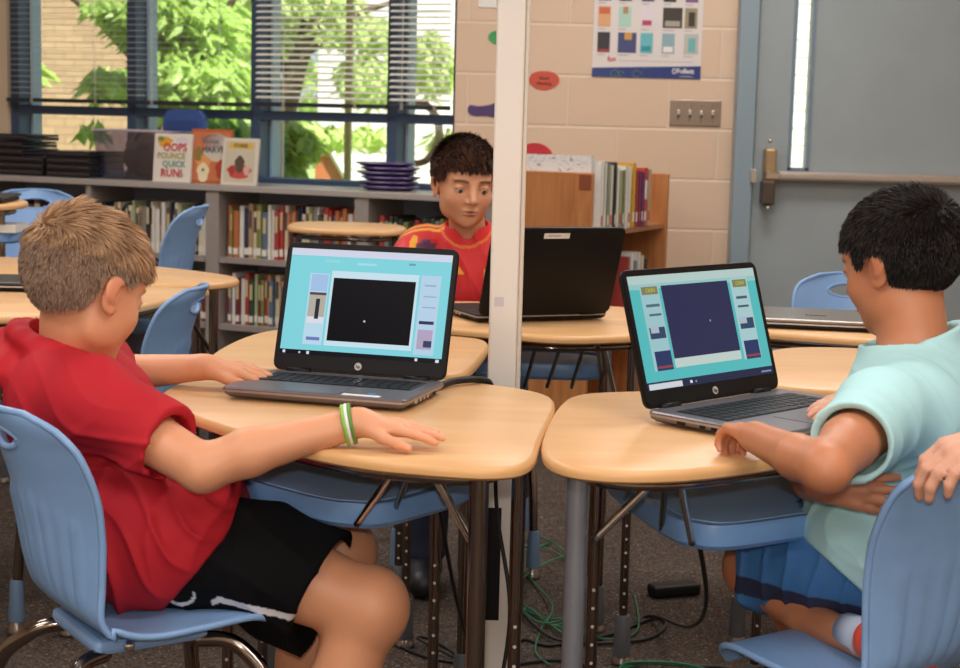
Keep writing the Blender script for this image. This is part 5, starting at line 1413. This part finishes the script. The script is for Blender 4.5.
# ---- blond boy, left -------------------------------------------------------------------------------------------------
def blond_boy():
    off = (-.46, 2.36, .462)
    hc = np.array([-.558, 2.275, .915]); HR = frame((math.cos(R_(53)), math.sin(R_(53)), -.42), .05); hs = .93
    Fd = Field((-.82, 2.0, .0), (.0, 2.80, 1.08), .0026)
    # torso
    Fd.cap((-.47, 2.25, .565), (-.48, 2.37, .565), .085, k=.03); Fd.cap((-.48, 2.31, .57), (-.565, 2.325, .70), .095, .09, .05)
    Fd.cap((-.575, 2.26, .735), (-.585, 2.40, .74), .066, k=.05)
    Fd.cap((-.595, 2.31, .77), (-.575, 2.285, .88), .050, .045, .03)
    head(Fd, hc, HR, hs, .5, True)
    # near (right) arm
    sh, el, wr = (-.525, 2.185, .765), (-.360, 2.085, .700), (-.155, 2.100, .764)
    Fd.chain([sh, (-.445, 2.13, .735), el], [.048, .036, .031], .015)
    Fd.chain([el, (-.30, 2.09, .722), wr], [.031, .031, .0195], .012)
    t1 = hand(Fd, wr, (1, .06, -.10), (0, -.12, 1), 1, .80, (.10, .07, .07, .10), .10, (.75, .35))
    # far (left) arm
    sh2, el2, wr2 = (-.60, 2.47, .765), (-.70, 2.60, .715), (-.432, 2.540, .764)
    Fd.chain([sh2, (-.66, 2.55, .73), el2], [.048, .037, .032], .015)
    Fd.chain([el2, (-.58, 2.57, .745), wr2], [.032, .031, .020], .012)
    t2 = hand(Fd, wr2, (1, .0, -.05), (.05, -.15, 1), 1, .86, (.32, .28, .20, .22), .16, (.55, .25))
    # legs
    kn, an = (-.152, 2.225, .475), (-.27, 2.18, .10)
    Fd.chain([(-.45, 2.245, .555), (-.30, 2.24, .53), kn], [.082, .067, .050], .02)
    Fd.chain([kn, (-.19, 2.215, .34), an], [.050, .047, .030], .02); Fd.ell((-.136, 2.222, .475), (.045, .05, .055), None, .02)
    kn2, an2 = (-.205, 2.42, .500), (-.32, 2.42, .10)
    Fd.chain([(-.46, 2.37, .550), (-.33, 2.40, .52), kn2], [.078, .060, .050], .02)
    Fd.chain([kn2, (-.25, 2.42, .34), an2], [.053, .048, .030], .02)
    for a in (an, an2): Fd.cap(a, (a[0] - .02, a[1], .055), .032, .034, .015); Fd.cap((a[0] - .03, a[1], .045), (a[0] + .09, a[1] + .01, .035), .032, .026, .015)
    body = sdf_mesh('person', Fd, skinmat('skin_fair'), None, off, skin_color('dc9c76', hc, HR, hs, 'a0774f', t1 + t2, ruddy='d0604c'))
    body.location = off
    tag(body, 'blond boy in a red shirt and black shorts typing at the left laptop', 'person', kind=None)
    eyes(body, off, hc, HR, hs, (0, -.3))
    # hair: short sides, swept fringe
    def inside(Q):
        z, y, x = Q[:, 2], Q[:, 1], np.abs(Q[:, 0])
        line = np.where(y > .03, .030 + (y - .03) * .45, np.where(y > -.02, .018 - (.03 - y) * .25, -.030 - (-.02 - y) * .50))
        line = np.where((y < .012) & (y > -.034), .016, line)
        return (z - line) * 60
    def length(Q):
        top = np.clip((Q[:, 2] - .035) / .04, 0, 1); fr = np.clip((Q[:, 1] - .0) / .06, 0, 1)
        return .011 + .024 * top + .010 * fr * top
    def flow(Q):
        top = np.clip((Q[:, 2] - .045) / .03, 0, 1)[:, None]
        dn = np.stack([Q[:, 0] * 0, .25 + 0 * Q[:, 0], -1 + 0 * Q[:, 0]], 1)
        sw = np.stack([.35 + 3 * Q[:, 0], 1 + 0 * Q[:, 0], -.2 + 0 * Q[:, 0]], 1)
        return dn * (1 - top) + sw * top
    hair(body, off, hc, HR, hs, inside, (.0785, .098, .0865), length, ('84644a', 'd2aa84', '866a56', '8c7466'), 4, 15000, .42, flow, wid=.0010, grav=.35, jitter=.22)
    # shirt
    S_ = Field((-.84, 2.0, .42), (-.22, 2.72, .90), .0034)
    S_.cap((-.465, 2.235, .565), (-.475, 2.375, .565), .104, k=.03)
    S_.cap((-.475, 2.30, .58), (-.568, 2.325, .71), .116, .106, .05)
    S_.cap((-.410, 2.215, .590), (-.42, 2.36, .585), .078, k=.06)
    S_.cap((-.585, 2.25, .735), (-.595, 2.41, .74), .080, k=.05)
    S_.cap((-.59, 2.235, .775), (-.535, 2.185, .772), .058, .058, .04); S_.cap((-.60, 2.43, .775), (-.605, 2.47, .77), .060, .062, .04)
    S_.cap(sh, (-.43, 2.125, .735), .058, .052, .03); S_.cap((-.43, 2.125, .735), (-.36, 2.085, .71), .052, .055, .01)
    S_.cap(sh2, (-.66, 2.55, .735), .062, .058, .03)
    S_.cap((-.615, 2.32, .79), (-.60, 2.305, .82), .070, .062, .03)
    # collar roll like a soft hood edge
    ring = []
    for k in range(17):
        a = 2 * math.pi * k / 16; ring.append((-.597 + .066 * math.cos(a), 2.305 + .066 * math.sin(a), .822 - .028 * math.cos(a)))
    S_.chain(ring, [.0125] * 17, .012)
    S_.chain([(-.67, 2.24, .80), (-.69, 2.32, .815), (-.68, 2.41, .80)], [.022, .028, .022], .02)
    eat(S_, (-.60, 2.31, .79), (-.56, 2.285, .95), .0555, .062)
    S_.cutlocal((-.404, 2.112, .735), nrm(np.array(el) - np.array(sh)) + np.array([.0, .0, .10]), (-.36, 2.085, .70), .105)
    S_.cutlocal((-.655, 2.545, .735), nrm(np.array(el2) - np.array(sh2)), (-.70, 2.60, .72), .10)
    eat(S_, (-.43, 2.122, .73), (-.36, 2.083, .70), .042, .046); eat(S_, (-.64, 2.53, .74), (-.70, 2.60, .715), .044)
    S_.cut((-.428, 2.25, .478), (1, .0, -.80)); S_.cut((-.5, 2.3, .468), (0, 0, -1))
    z_ = lambda V: np.clip((.80 - V[:, 2]) / .12, .15, 1) * np.clip(-((V[:, 0] + .428) - .8 * (V[:, 2] - .478)) / .05, .12, 1)
    sm = mat('red_jersey_cloth', 'b92530', .72, bump=(500, .12, .001), spec=.2)
    sdf_mesh('shirt', S_, sm, body, off, None, folds((.75, .2, 1.2), (1.1, .3, -.7), 46, .0105, z_))
    # shorts
    G = Field((-.66, 2.08, .36), (-.12, 2.60, .70), .0030)
    G.cap((-.47, 2.25, .565), (-.48, 2.37, .565), .096, k=.03)
    G.chain([(-.45, 2.245, .556), (-.30, 2.24, .535), (-.16, 2.23, .49)], [.093, .080, .078], .02)
    G.chain([(-.46, 2.37, .550), (-.33, 2.40, .520), (-.20, 2.42, .495)], [.088, .066, .062], .02)
    G.cap((-.28, 2.25, .47), (-.22, 2.24, .45), .06, .06, .03)
    G.cutlocal((-.215, 2.24, .51), (1, -.22, -.50), (-.13, 2.2, .46), .15); G.cutlocal((-.275, 2.41, .52), (1, 0, -.1), (-.17, 2.42, .50), .11)
    eat(G, (-.24, 2.25, .515), (-.13, 2.225, .475), .072, .066); eat(G, (-.30, 2.405, .515), (-.2, 2.42, .50), .056, .054)
    G.cut((-.47, 2.3, .462), (0, .12, -1)) if False else None
    blk, wht = lin('0b0b0e'), lin('dcdade')
    def gc(V, N_):
        zc = .500 - (V[:, 0] + .37) * .22 - .9 * np.clip(-.352 - V[:, 0], 0, 1)
        m = (np.abs(V[:, 2] - zc) < .0055) & (V[:, 1] < 2.30) & (V[:, 0] > -.362) & (N_[:, 1] < -.1)
        q0, q1 = V[:, 0] + .405, V[:, 2] - .505
        rr = np.sqrt(q0 ** 2 + q1 ** 2)
        m |= (np.abs(rr - .020) < .0035 * np.clip(1 - (q0 - .0) / .05, .3, 1)) & (q1 < .004) & (V[:, 1] < 2.30) & (N_[:, 1] < -.1)
        return np.where(m[:, None], wht, blk)
    sdf_mesh('shorts', G, mat('shorts_cloth', 'ffffff', .8, vcol=True, spec=.15, bump=(500, .1, .001)), body, off, gc, folds((1.2, .2, .6), (.3, .4, 1.2), 30, .005))
    # bracelet
    w0 = np.array([-.170, 2.100, .761]); ax = nrm((1, .05, .22)); u = nrm(np.cross(ax, (0, 0, 1))); v = np.cross(ax, u)
    bc = ['8cba4a', 'e9e9e4', '5f8f3c', 'dfe4dc', '4a6f9c', '9cc45c']
    for j in range(3):
        bm = MB(); pp = [tuple(w0 + ax * (.0045 * (j - 1)) + (u * math.cos(a) + v * math.sin(a)) * .0255) for a in [2 * math.pi * k / 24 for k in range(25)]]
        br = make('bracelet' if j == 0 else 'bracelet_strand', bm.tube(pp, .0028, 6, cap=False), mat('band_' + bc[j], bc[j], .5), body, off, 'all')
    for s_, a in (('shoe', an), ('shoe', an2)):
        K = Field((a[0] - .12, a[1] - .08, -.01), (a[0] + .16, a[1] + .08, .14), .004)
        K.cap((a[0] - .035, a[1], .05), (a[0] + .095, a[1] + .01, .04), .043, .036, .02); K.cap((a[0] - .02, a[1], .05), (a[0] - .01, a[1], .10), .04, .038, .02)
        K.cut((0, 0, .004), (0, 0, -1))
        sdf_mesh('shoe', K, mat('black_shoe', '1c1c20', .5), body, off)
    return body
blond_boy()

# ---- dark haired boy, right ----------------------------------------------------------------------------------------
def mint_boy():
    off = (.60, 2.26, .455)
    hc = np.array([.601, 2.325, .975]); HR = frame((-math.cos(R_(50)), math.sin(R_(50)), -.30), -.03); hs = .90
    Fd = Field((.27, 1.76, .30), (.84, 2.62, 1.10), .0026)
    Fd.cap((.62, 2.22, .555), (.64, 2.36, .555), .09, k=.03); Fd.cap((.63, 2.29, .57), (.61, 2.24, .74), .10, .095, .05)
    Fd.cap((.585, 2.15, .775), (.63, 2.32, .79), .07, k=.05)
    Fd.cap((.625, 2.28, .80), (.612, 2.31, .93), .052, .048, .03)
    head(Fd, hc, HR, hs, .5, True)
    sh, el, wr = (.525, 2.08, .795), (.410, 1.865, .768), (.358, 2.055, .766)
    Fd.chain([(.56, 2.12, .79), sh, (.455, 1.955, .780), el], [.050, .043, .034, .029], .012)
    Fd.chain([el, (.388, 1.93, .767), wr], [.029, .027, .0205], .010)
    t1 = hand(Fd, wr, (-.30, 1, .02), (.15, -.02, 1), 1, .80, (.85, .85, .85, .8), .05, (.35, .35), rf=1.05)
    # right arm folded across the belly, fingers on the waist
    Fd.chain([(.66, 2.40, .79), (.60, 2.46, .70), (.485, 2.40, .665), (.462, 2.20, .675), (.450, 2.085, .697)], [.046, .034, .030, .021, .019], .012)
    t2 = hand(Fd, (.450, 2.068, .698), (1, -.16, -.06), (.3, -1, .1), -1, .80, (.22, .12, .16, .25), .09, (.5, .3), rf=1.0)
    # kneeling leg and the other leg
    kn, an = (.425, 2.375, .505), (.525, 2.110, .484)
    Fd.chain([(.62, 2.20, .565), (.52, 2.28, .54), kn], [.085, .074, .052], .02)
    Fd.chain([(.425, 2.375, .495), (.475, 2.24, .470), (.525, 2.110, .480)], [.040, .026, .022], .012)
    Fd.cap(an, (.560, 2.03, .488), .022, .021, .012)
    kn2, an2 = (.47, 2.52, .50), (.56, 2.52, .32)
    Fd.chain([(.64, 2.38, .565), (.56, 2.46, .54), kn2], [.082, .07, .052], .02); Fd.chain([kn2, an2], [.05, .04], .02)
    body = sdf_mesh('person', Fd, skinmat('skin_tan'), None, off, skin_color('bf7d59', hc, HR, hs, '1f1715', t1 + t2, lip='8f4a40', ruddy='a8503c'))
    body.location = off
    tag(body, 'dark-haired boy in a mint shirt kneeling at the right laptop', 'person')
    eyes(body, off, hc, HR, hs, (0, -.3))
    def inside(Q):
        z, y, x = Q[:, 2], Q[:, 1], np.abs(Q[:, 0])
        line = np.where(y > .035, .034 + (y - .035) * .3, np.where(y > -.02, .014, -.040 - (-.02 - y) * .42))
        line = np.where((y > .012) & (y <= .035), .002, line)
        return (z - line) * 60
    length = lambda Q: .012 + .014 * np.clip((Q[:, 2] - .03) / .05, 0, 1)
    def flow(Q):
        top = np.clip((Q[:, 2] - .05) / .03, 0, 1)[:, None]
        return np.stack([Q[:, 0] * 2, .3 + 0 * Q[:, 0], -1 + 0 * Q[:, 0]], 1) * (1 - top) + np.stack([.2 + 2 * Q[:, 0], 1 + 0 * Q[:, 0], 0 * Q[:, 0]], 1) * top
    hair(body, off, hc, HR, hs, inside, (.0835, .102, .088), length, ('120e0e', '2b2220', '100d0d'), 7, 14000, .18, flow, wid=.0011, grav=.2, jitter=.08)
    S_ = Field((.38, 1.88, .46), (.86, 2.60, 1.04), .0034)
    S_.cap((.60, 2.20, .57), (.64, 2.37, .57), .118, k=.03); S_.cap((.62, 2.28, .58), (.61, 2.24, .74), .122, .112, .05)
    S_.cap((.545, 2.20, .60), (.55, 2.34, .60), .075, .07, .06)
    S_.cap((.58, 2.15, .780), (.635, 2.33, .795), .076, k=.05)
    S_.cap((.57, 2.13, .790), sh, .058, .056, .03); S_.cap(sh, (.455, 1.95, .780), .056, .053, .03); S_.cap((.64, 2.34, .80), (.66, 2.40, .79), .062, .06, .04); S_.cap((.66, 2.40, .79), (.61, 2.46, .72), .06, .055, .02)
    S_.cap((.622, 2.29, .82), (.616, 2.305, .93), .076, .074, .03)
    eat(S_, (.625, 2.28, .80), (.612, 2.31, .98), .055, .060)
    S_.cutlocal((.618, 2.30, .868), (-.42, .1, 1), (.618, 2.30, .95), .13)
    ax = nrm(np.array(el) - np.array(sh))
    S_.cutlocal(np.array(sh) + ax * .115, ax + np.array([0, 0, -.12]), np.array(el), .13); eat(S_, np.array(sh) + ax * .085, el, .041, .046)
    S_.cutlocal((.62, 2.455, .735), (-.4, .3, -.7), (.58, 2.47, .69), .08)
    S_.cut((.47, 2.2, .585), (-1, -.1, -1.15)); S_.cut((.5, 2.3, .50), (0, 0, -1))
    S_.cap((.47, 2.16, .66), (.50, 2.15, .60), .02, .01, .03) if False else None
    mint = mat('mint_cotton', 'b4e0e3', .8, bump=(600, .1, .001), spec=.2)
    z_ = lambda V: np.clip((.82 - V[:, 2]) / .14, .18, 1) * np.clip((V[:, 2] - .585 + .87 * (V[:, 0] - .47)) / .05, .12, 1)
    sdf_mesh('shirt', S_, mint, body, off, None, folds((.9, .3, 1.0), (.3, 1.0, -1.1), 38, .0090, z_))
    G = Field((.38, 2.06, .40), (.80, 2.62, .70), .0032)
    G.cap((.62, 2.21, .56), (.64, 2.37, .56), .104, k=.03)
    G.chain([(.62, 2.20, .562), (.52, 2.28, .545), (.435, 2.365, .515)], [.098, .090, .076], .02); G.chain([(.64, 2.38, .562), (.56, 2.46, .54), (.48, 2.51, .50)], [.096, .084, .07], .02)
    G.cutlocal((.448, 2.352, .515), (-1, .9, -.2), (.40, 2.40, .50), .09); eat(G, (.47, 2.33, .53), (.42, 2.38, .51), .060, .056)
    G.cutlocal((.49, 2.5, .50), (-1, .5, -.2), (.44, 2.54, .49), .09)
    bl_, nv_ = lin('3f77b4'), lin('2c3350')
    def gc(V, N_):
        d0 = V @ nrm((-.1, 0, 1)); m = (V[:, 2] < .512 + .25 * (V[:, 0] - .45) * 0) & (V[:, 2] > .482) & (V[:, 0] < .60)
        return np.where(m[:, None], nv_, bl_)
    sdf_mesh('shorts', G, mat('blue_shorts_cloth', 'ffffff', .6, vcol=True, bump=(500, .1, .001)), body, off, gc, folds((1.0, -.9, .2), (.2, .5, 1.2), 45, .006))
    K = Field((.46, 1.96, .44), (.70, 2.24, .58), .004)
    K.cap((.534, 2.085, .490), (.570, 2.015, .492), .028, .029, .02)
    sdf_mesh('shoe', K, mat('orange_red_shoe', 'e0523a', .5), body, off)
    make('shoe_sole', MB().cbox((0, 0, 0), (.10, .010, .056), 0, Matrix.Translation((.582, 2.058, .491)) @ Matrix.Rotation(R_(-68), 4, 'Z')), mat('tan_sole', 'cfa57c', .6), body, off, bevel=.005)
    make('sock', MB().tube([(.512, 2.145, .484), (.528, 2.100, .487)], [.0245, .027], 16), mat('grey_sock', 'a9b4c8', .8), body, off, 'all')
    return body
mint_boy()

# ---- boy in the red jersey, far ------------------------------------------------------------------------------------
def jersey_boy():
    off = (-.03, 4.25, .44)
    hc = np.array([-.050, 4.10, 1.008]); HR = frame((.30, -1, -.20), .04); hs = .98
    Fd = Field((-.30, 3.55, .0), (.25, 4.45, 1.13), .0029)
    Fd.cap((-.10, 4.25, .53), (.04, 4.25, .53), .09, k=.03); Fd.cap((-.03, 4.25, .55), (-.035, 4.20, .74), .10, .095, .05)
    Fd.cap((-.115, 4.175, .815), (.045, 4.175, .815), .060, k=.05); Fd.cap((-.035, 4.17, .84), (-.045, 4.13, .95), .048, .044, .03)
    L = head(Fd, hc, HR, hs, .30, True)
    for sx, e, w in ((-1, (-.205, 4.02, .765), (-.12, 3.80, .765)), (1, (.155, 4.02, .765), (.085, 3.86, .765))):
        s0 = (-.035 + sx * .125, 4.17, .835)
        Fd.chain([s0, e], [.045, .034], .015); Fd.chain([e, w], [.033, .021], .012)
        hand(Fd, w, (-.15, -1, -.05), (0, -.1, 1), 1 if sx > 0 else -1, .82, (.2, .2, .2, .2), .1, (.6, .2))
    for sx in (-1, 1):
        Fd.chain([(-.03 + sx * .07, 4.22, .535), (-.03 + sx * .08, 4.0, .535) if False else (-.03 + sx * .08, 4.0, .50), (-.03 + sx * .09, 3.93, .30), (-.03 + sx * .09, 3.96, .05)], [.08, .055, .048, .03], .02)
        Fd.cap((-.03 + sx * .09, 3.96, .04), (-.03 + sx * .10, 3.86, .03), .03, .026, .015)
    body = sdf_mesh('person', Fd, skinmat('skin_olive'), None, off, skin_color('d29a78', hc, HR, hs, '2a1c18', (), lip='a85c50', ruddy='c0604c'))
    body.location = off
    tag(body, 'boy in a red and yellow football jersey looking down at the far laptop', 'person')
    eyes(body, off, hc, HR, hs, (-.05, -.42), '2c1a12')
    def inside(Q):
        z, y, x = Q[:, 2], Q[:, 1], np.abs(Q[:, 0])
        line = np.where(y > .045, .054 + .003 * np.sin(Q[:, 0] * 400), np.where(y > .0, .012, -.03))
        line = np.where((y > .03) & (y <= .045), .02, line)
        return (z - line) * 60
    length = lambda Q: .013 + .018 * np.clip((Q[:, 2] - .035) / .04, 0, 1)
    def flow(Q):
        top = np.clip((Q[:, 2] - .05) / .03, 0, 1)[:, None]
        return np.stack([Q[:, 0] * 2, .1 + 0 * Q[:, 0], -1 + 0 * Q[:, 0]], 1) * (1 - top) + np.stack([2 * Q[:, 0], 1 + 0 * Q[:, 0], .15 + 0 * Q[:, 0]], 1) * top
    hair(body, off, hc, HR, hs, inside, (.0795, .099, .0855), length, ('2a1a15', '553426', '2c1b15'), 11, 11000, .42, flow, wid=.0013, grav=.15, jitter=.15)
    S_ = Field((-.28, 3.98, .46), (.22, 4.40, .95), .0027)
    S_.cap((-.10, 4.25, .54), (.04, 4.25, .54), .108, k=.03); S_.cap((-.03, 4.25, .56), (-.035, 4.20, .74), .118, .112, .05)
    S_.cap((-.12, 4.175, .82), (.05, 4.175, .82), .072, k=.05)
    for sx, e in ((-1, (-.205, 4.02, .765)), (1, (.155, 4.02, .765))):
        s0 = np.array((-.035 + sx * .125, 4.17, .835)); e = np.array(e); ax = nrm(e - s0)
        S_.cap(s0, s0 + ax * .14, .058, .056, .03); S_.cutlocal(s0 + ax * .125, ax, e, .10); eat(S_, s0 + ax * .09, e, .042)
    S_.cap((-.037, 4.165, .86), (-.040, 4.15, .885), .066, .058, .03)
    eat(S_, (-.037, 4.16, .86), (-.045, 4.13, .96), .052, .056)
    S_.cap((-.040, 4.095, .905), (-.037, 4.085, .865), .030, .012, .008, True)
    red, yel, pur = lin('d2282a'), lin('e8a52c'), lin('5c3558')
    cn = np.array((-.035, 4.15, .90))
    def sc(V, N_):
        x = V[:, 0] + .035; z = V[:, 2]; y = V[:, 1]
        c = np.tile(red, (len(V), 1))
        ax_ = np.abs(x)
        # three shoulder stripes running outwards along the top
        for k in range(3):
            m = (np.abs(y - (4.135 + .020 * k) - .10 * (.875 - z)) < .0055) & (ax_ > .062) & (z > .80)
            c[m] = yel
        # neck trim
        d = np.linalg.norm((V - np.array((-.041, 4.142, .905))) * np.array([1, 1, .8]), axis=1)
        m = (np.abs(d - .0665) < .0022) & (y < 4.15); c[m] = lin('e0702c')
        # diamond band on his right side of the chest
        zz = (.875 - z); bx = -.105 - .18 * zz
        m = (np.abs(x - bx) < .020 + .008 * np.sign(np.sin(z * 210))) & (y < 4.16) & (z > .70) & (z < .862); c[m] = pur
        m = (np.abs(x - bx + .030) < .006 + .003 * np.sin(z * 105)) & (y < 4.16) & (z > .70) & (z < .87); c[m] = yel
        m = (np.abs(x + bx) < .020 + .008 * np.sign(np.sin(z * 210))) & (y < 4.16) & (z > .70) & (z < .862); c[m] = pur
        # sport mark, a small triangle pair
        q0, q1 = x + .022, z - .785
        m = (q1 > -.010) & (q1 < .010 - np.abs(q0) * 1.4) & (y < 4.15); c[m] = yel
        # crest
        q0, q1 = (x - .062), (z - .762)
        out = (np.abs(q0) < .020 - .35 * np.clip(-q1 - .008, 0, 1)) & (np.abs(q1) < .028) & (y < 4.15)
        inn = (np.abs(q0) < .0165 - .35 * np.clip(-q1 - .008, 0, 1)) & (np.abs(q1) < .0245)
        c[out] = yel; m = out & inn; c[m] = lin('c8382c')
        m = m & ((np.abs(q0) < .0022) | (np.abs(q1 - .002) < .0022) | (np.abs(np.abs(q0) - .0095) < .002)); c[m] = yel
        m = (np.sqrt(q0 ** 2 + (q1 - .040) ** 2) < .0045) & (y < 4.15); c[m] = yel
        return c
    sdf_mesh('jersey', S_, mat('jersey_cloth', 'ffffff', .6, vcol=True, bump=(500, .08, .001)), body, off, sc, folds((.7, .2, 1.0), (1.2, .2, -.5), 34, .004))
    G = Field((-.24, 3.84, .03), (.18, 4.38, .65), .005)
    G.cap((-.10, 4.25, .535), (.04, 4.25, .535), .10, k=.03)
    for sx in (-1, 1): G.chain([(-.03 + sx * .07, 4.22, .53), (-.03 + sx * .08, 4.0, .50), (-.03 + sx * .09, 3.93, .30), (-.03 + sx * .09, 3.96, .10)], [.09, .07, .058, .05], .02)
    sdf_mesh('trousers', G, mat('navy_trousers', '232a40', .7), body, off)
    for sx in (-1, 1):
        x = -.03 + sx * .095; K = Field((x - .09, 3.78, -.01), (x + .09, 4.06, .14), .005)
        K.cap((x, 3.97, .045), (x, 3.85, .035), .042, .036, .02); K.cap((x, 3.965, .05), (x, 3.965, .10), .04, .038, .02); K.cut((0, 0, .004), (0, 0, -1))
        sdf_mesh('shoe', K, mat('black_shoe', '1c1c20', .5), body, off)
jersey_boy()

# ---- the grown-up just right of the frame whose hands reach in ------------------------------------------------------
def helper():
    off = (1.16, 2.14, 0)
    hc = np.array([1.07, 2.16, 1.50]); HR = frame((-1, .05, -.45)); hs = 1.07
    Fd = Field((.36, 1.60, .0), (1.42, 2.64, 1.66), .0033)
    Fd.cap((1.17, 2.05, .92), (1.17, 2.23, .92), .11, k=.04); Fd.cap((1.17, 2.14, .95), (1.10, 2.14, 1.22), .12, .12, .06)
    Fd.cap((1.08, 2.00, 1.27), (1.08, 2.30, 1.27), .075, k=.05); Fd.cap((1.09, 2.15, 1.28), (1.08, 2.16, 1.42), .058, .052, .03)
    head(Fd, hc, HR, hs, .5, True)
    # near hand on the chair back
    sh, el, wr = (1.05, 2.02, 1.25), (.87, 1.94, .96), (.615, 1.862, .812)
    Fd.chain([sh, el, wr], [.055, .042, .026], .02)
    t1 = hand(Fd, wr, (-.92, -.20, -.30), (-.25, -.30, .9), 1, 1.0, (.62, .52, .46, .45), .10, (.4, .5), rf=1.0)
    # far arm reaching behind the seated boy to the touch pad
    sh2, el2, wr2 = (1.03, 2.33, 1.20), (.845, 2.53, .82), (.545, 2.300, .782)
    Fd.chain([sh2, el2, wr2], [.052, .036, .024], .02)
    t2 = hand(Fd, wr2, (-.72, -.62, -.10), (0, -.1, 1), -1, .78, (.12, .10, .12, .15), .07, (.5, .3))
    for y in (2.05, 2.23):
        Fd.chain([(1.17, y, .90), (1.20, y, .50), (1.24, y, .08)], [.095, .06, .042], .02); Fd.cap((1.24, y, .04), (1.08, y, .035), .042, .034, .02)
    body = sdf_mesh('person', Fd, skinmat('skin_helper'), None, off, skin_color('d09a80', hc, HR, hs, '4a3020', t1 + t2), relax=1)
    body.location = off
    tag(body, 'person mostly beyond the right edge, one hand gripping the blue chair back', 'person')
    eyes(body, off, hc, HR, hs)
    ins = lambda Q: (Q[:, 2] - np.where(Q[:, 1] > .03, .04, np.where(Q[:, 1] > -.02, .0, -.06))) * 60
    hair(body, off, hc, HR, hs, ins, (.0795, .099, .0865), lambda Q: .03 + 0 * Q[:, 0], ('3a2618', '6a4630', '2c1c12'), 19, 5000, .2)
    S_ = Field((.92, 1.84, .82), (1.36, 2.46, 1.40), .005)
    S_.cap((1.17, 2.05, .93), (1.17, 2.23, .93), .125, k=.04); S_.cap((1.17, 2.14, .95), (1.10, 2.14, 1.22), .138, .138, .06); S_.cap((1.08, 2.0, 1.27), (1.08, 2.30, 1.27), .09, k=.05)
    for a, b in ((sh, el), (sh2, el2)):
        a = np.array(a); ax = nrm(np.array(b) - a); S_.cap(a, a + ax * .14, .068, .064, .03); S_.cutlocal(a + ax * .12, ax, a + ax * .2, .12)
    eat(S_, (1.09, 2.15, 1.30), (1.08, 2.16, 1.45), .062); S_.cut((1, 2, .86), (0, 0, -1))
    sdf_mesh('shirt', S_, mat('grey_shirt', '7a8390', .8), body, off)
    G = Field((1.02, 1.90, .06), (1.40, 2.38, 1.02), .006)
    G.cap((1.17, 2.05, .91), (1.17, 2.23, .91), .12, k=.04)
    for y in (2.05, 2.23): G.chain([(1.17, y, .90), (1.20, y, .50), (1.24, y, .12)], [.105, .078, .062], .02)
    sdf_mesh('trousers', G, mat('dark_trousers', '2c303a', .8), body, off)
    for y in (2.05, 2.23):
        K = Field((.98, y - .09, -.01), (1.32, y + .09, .16), .006)
        K.cap((1.24, y, .05), (1.08, y, .04), .052, .044, .02); K.cut((0, 0, .004), (0, 0, -1))
        sdf_mesh('shoe', K, mat('brown_shoe', '4a3428', .5), body, off)
helper()
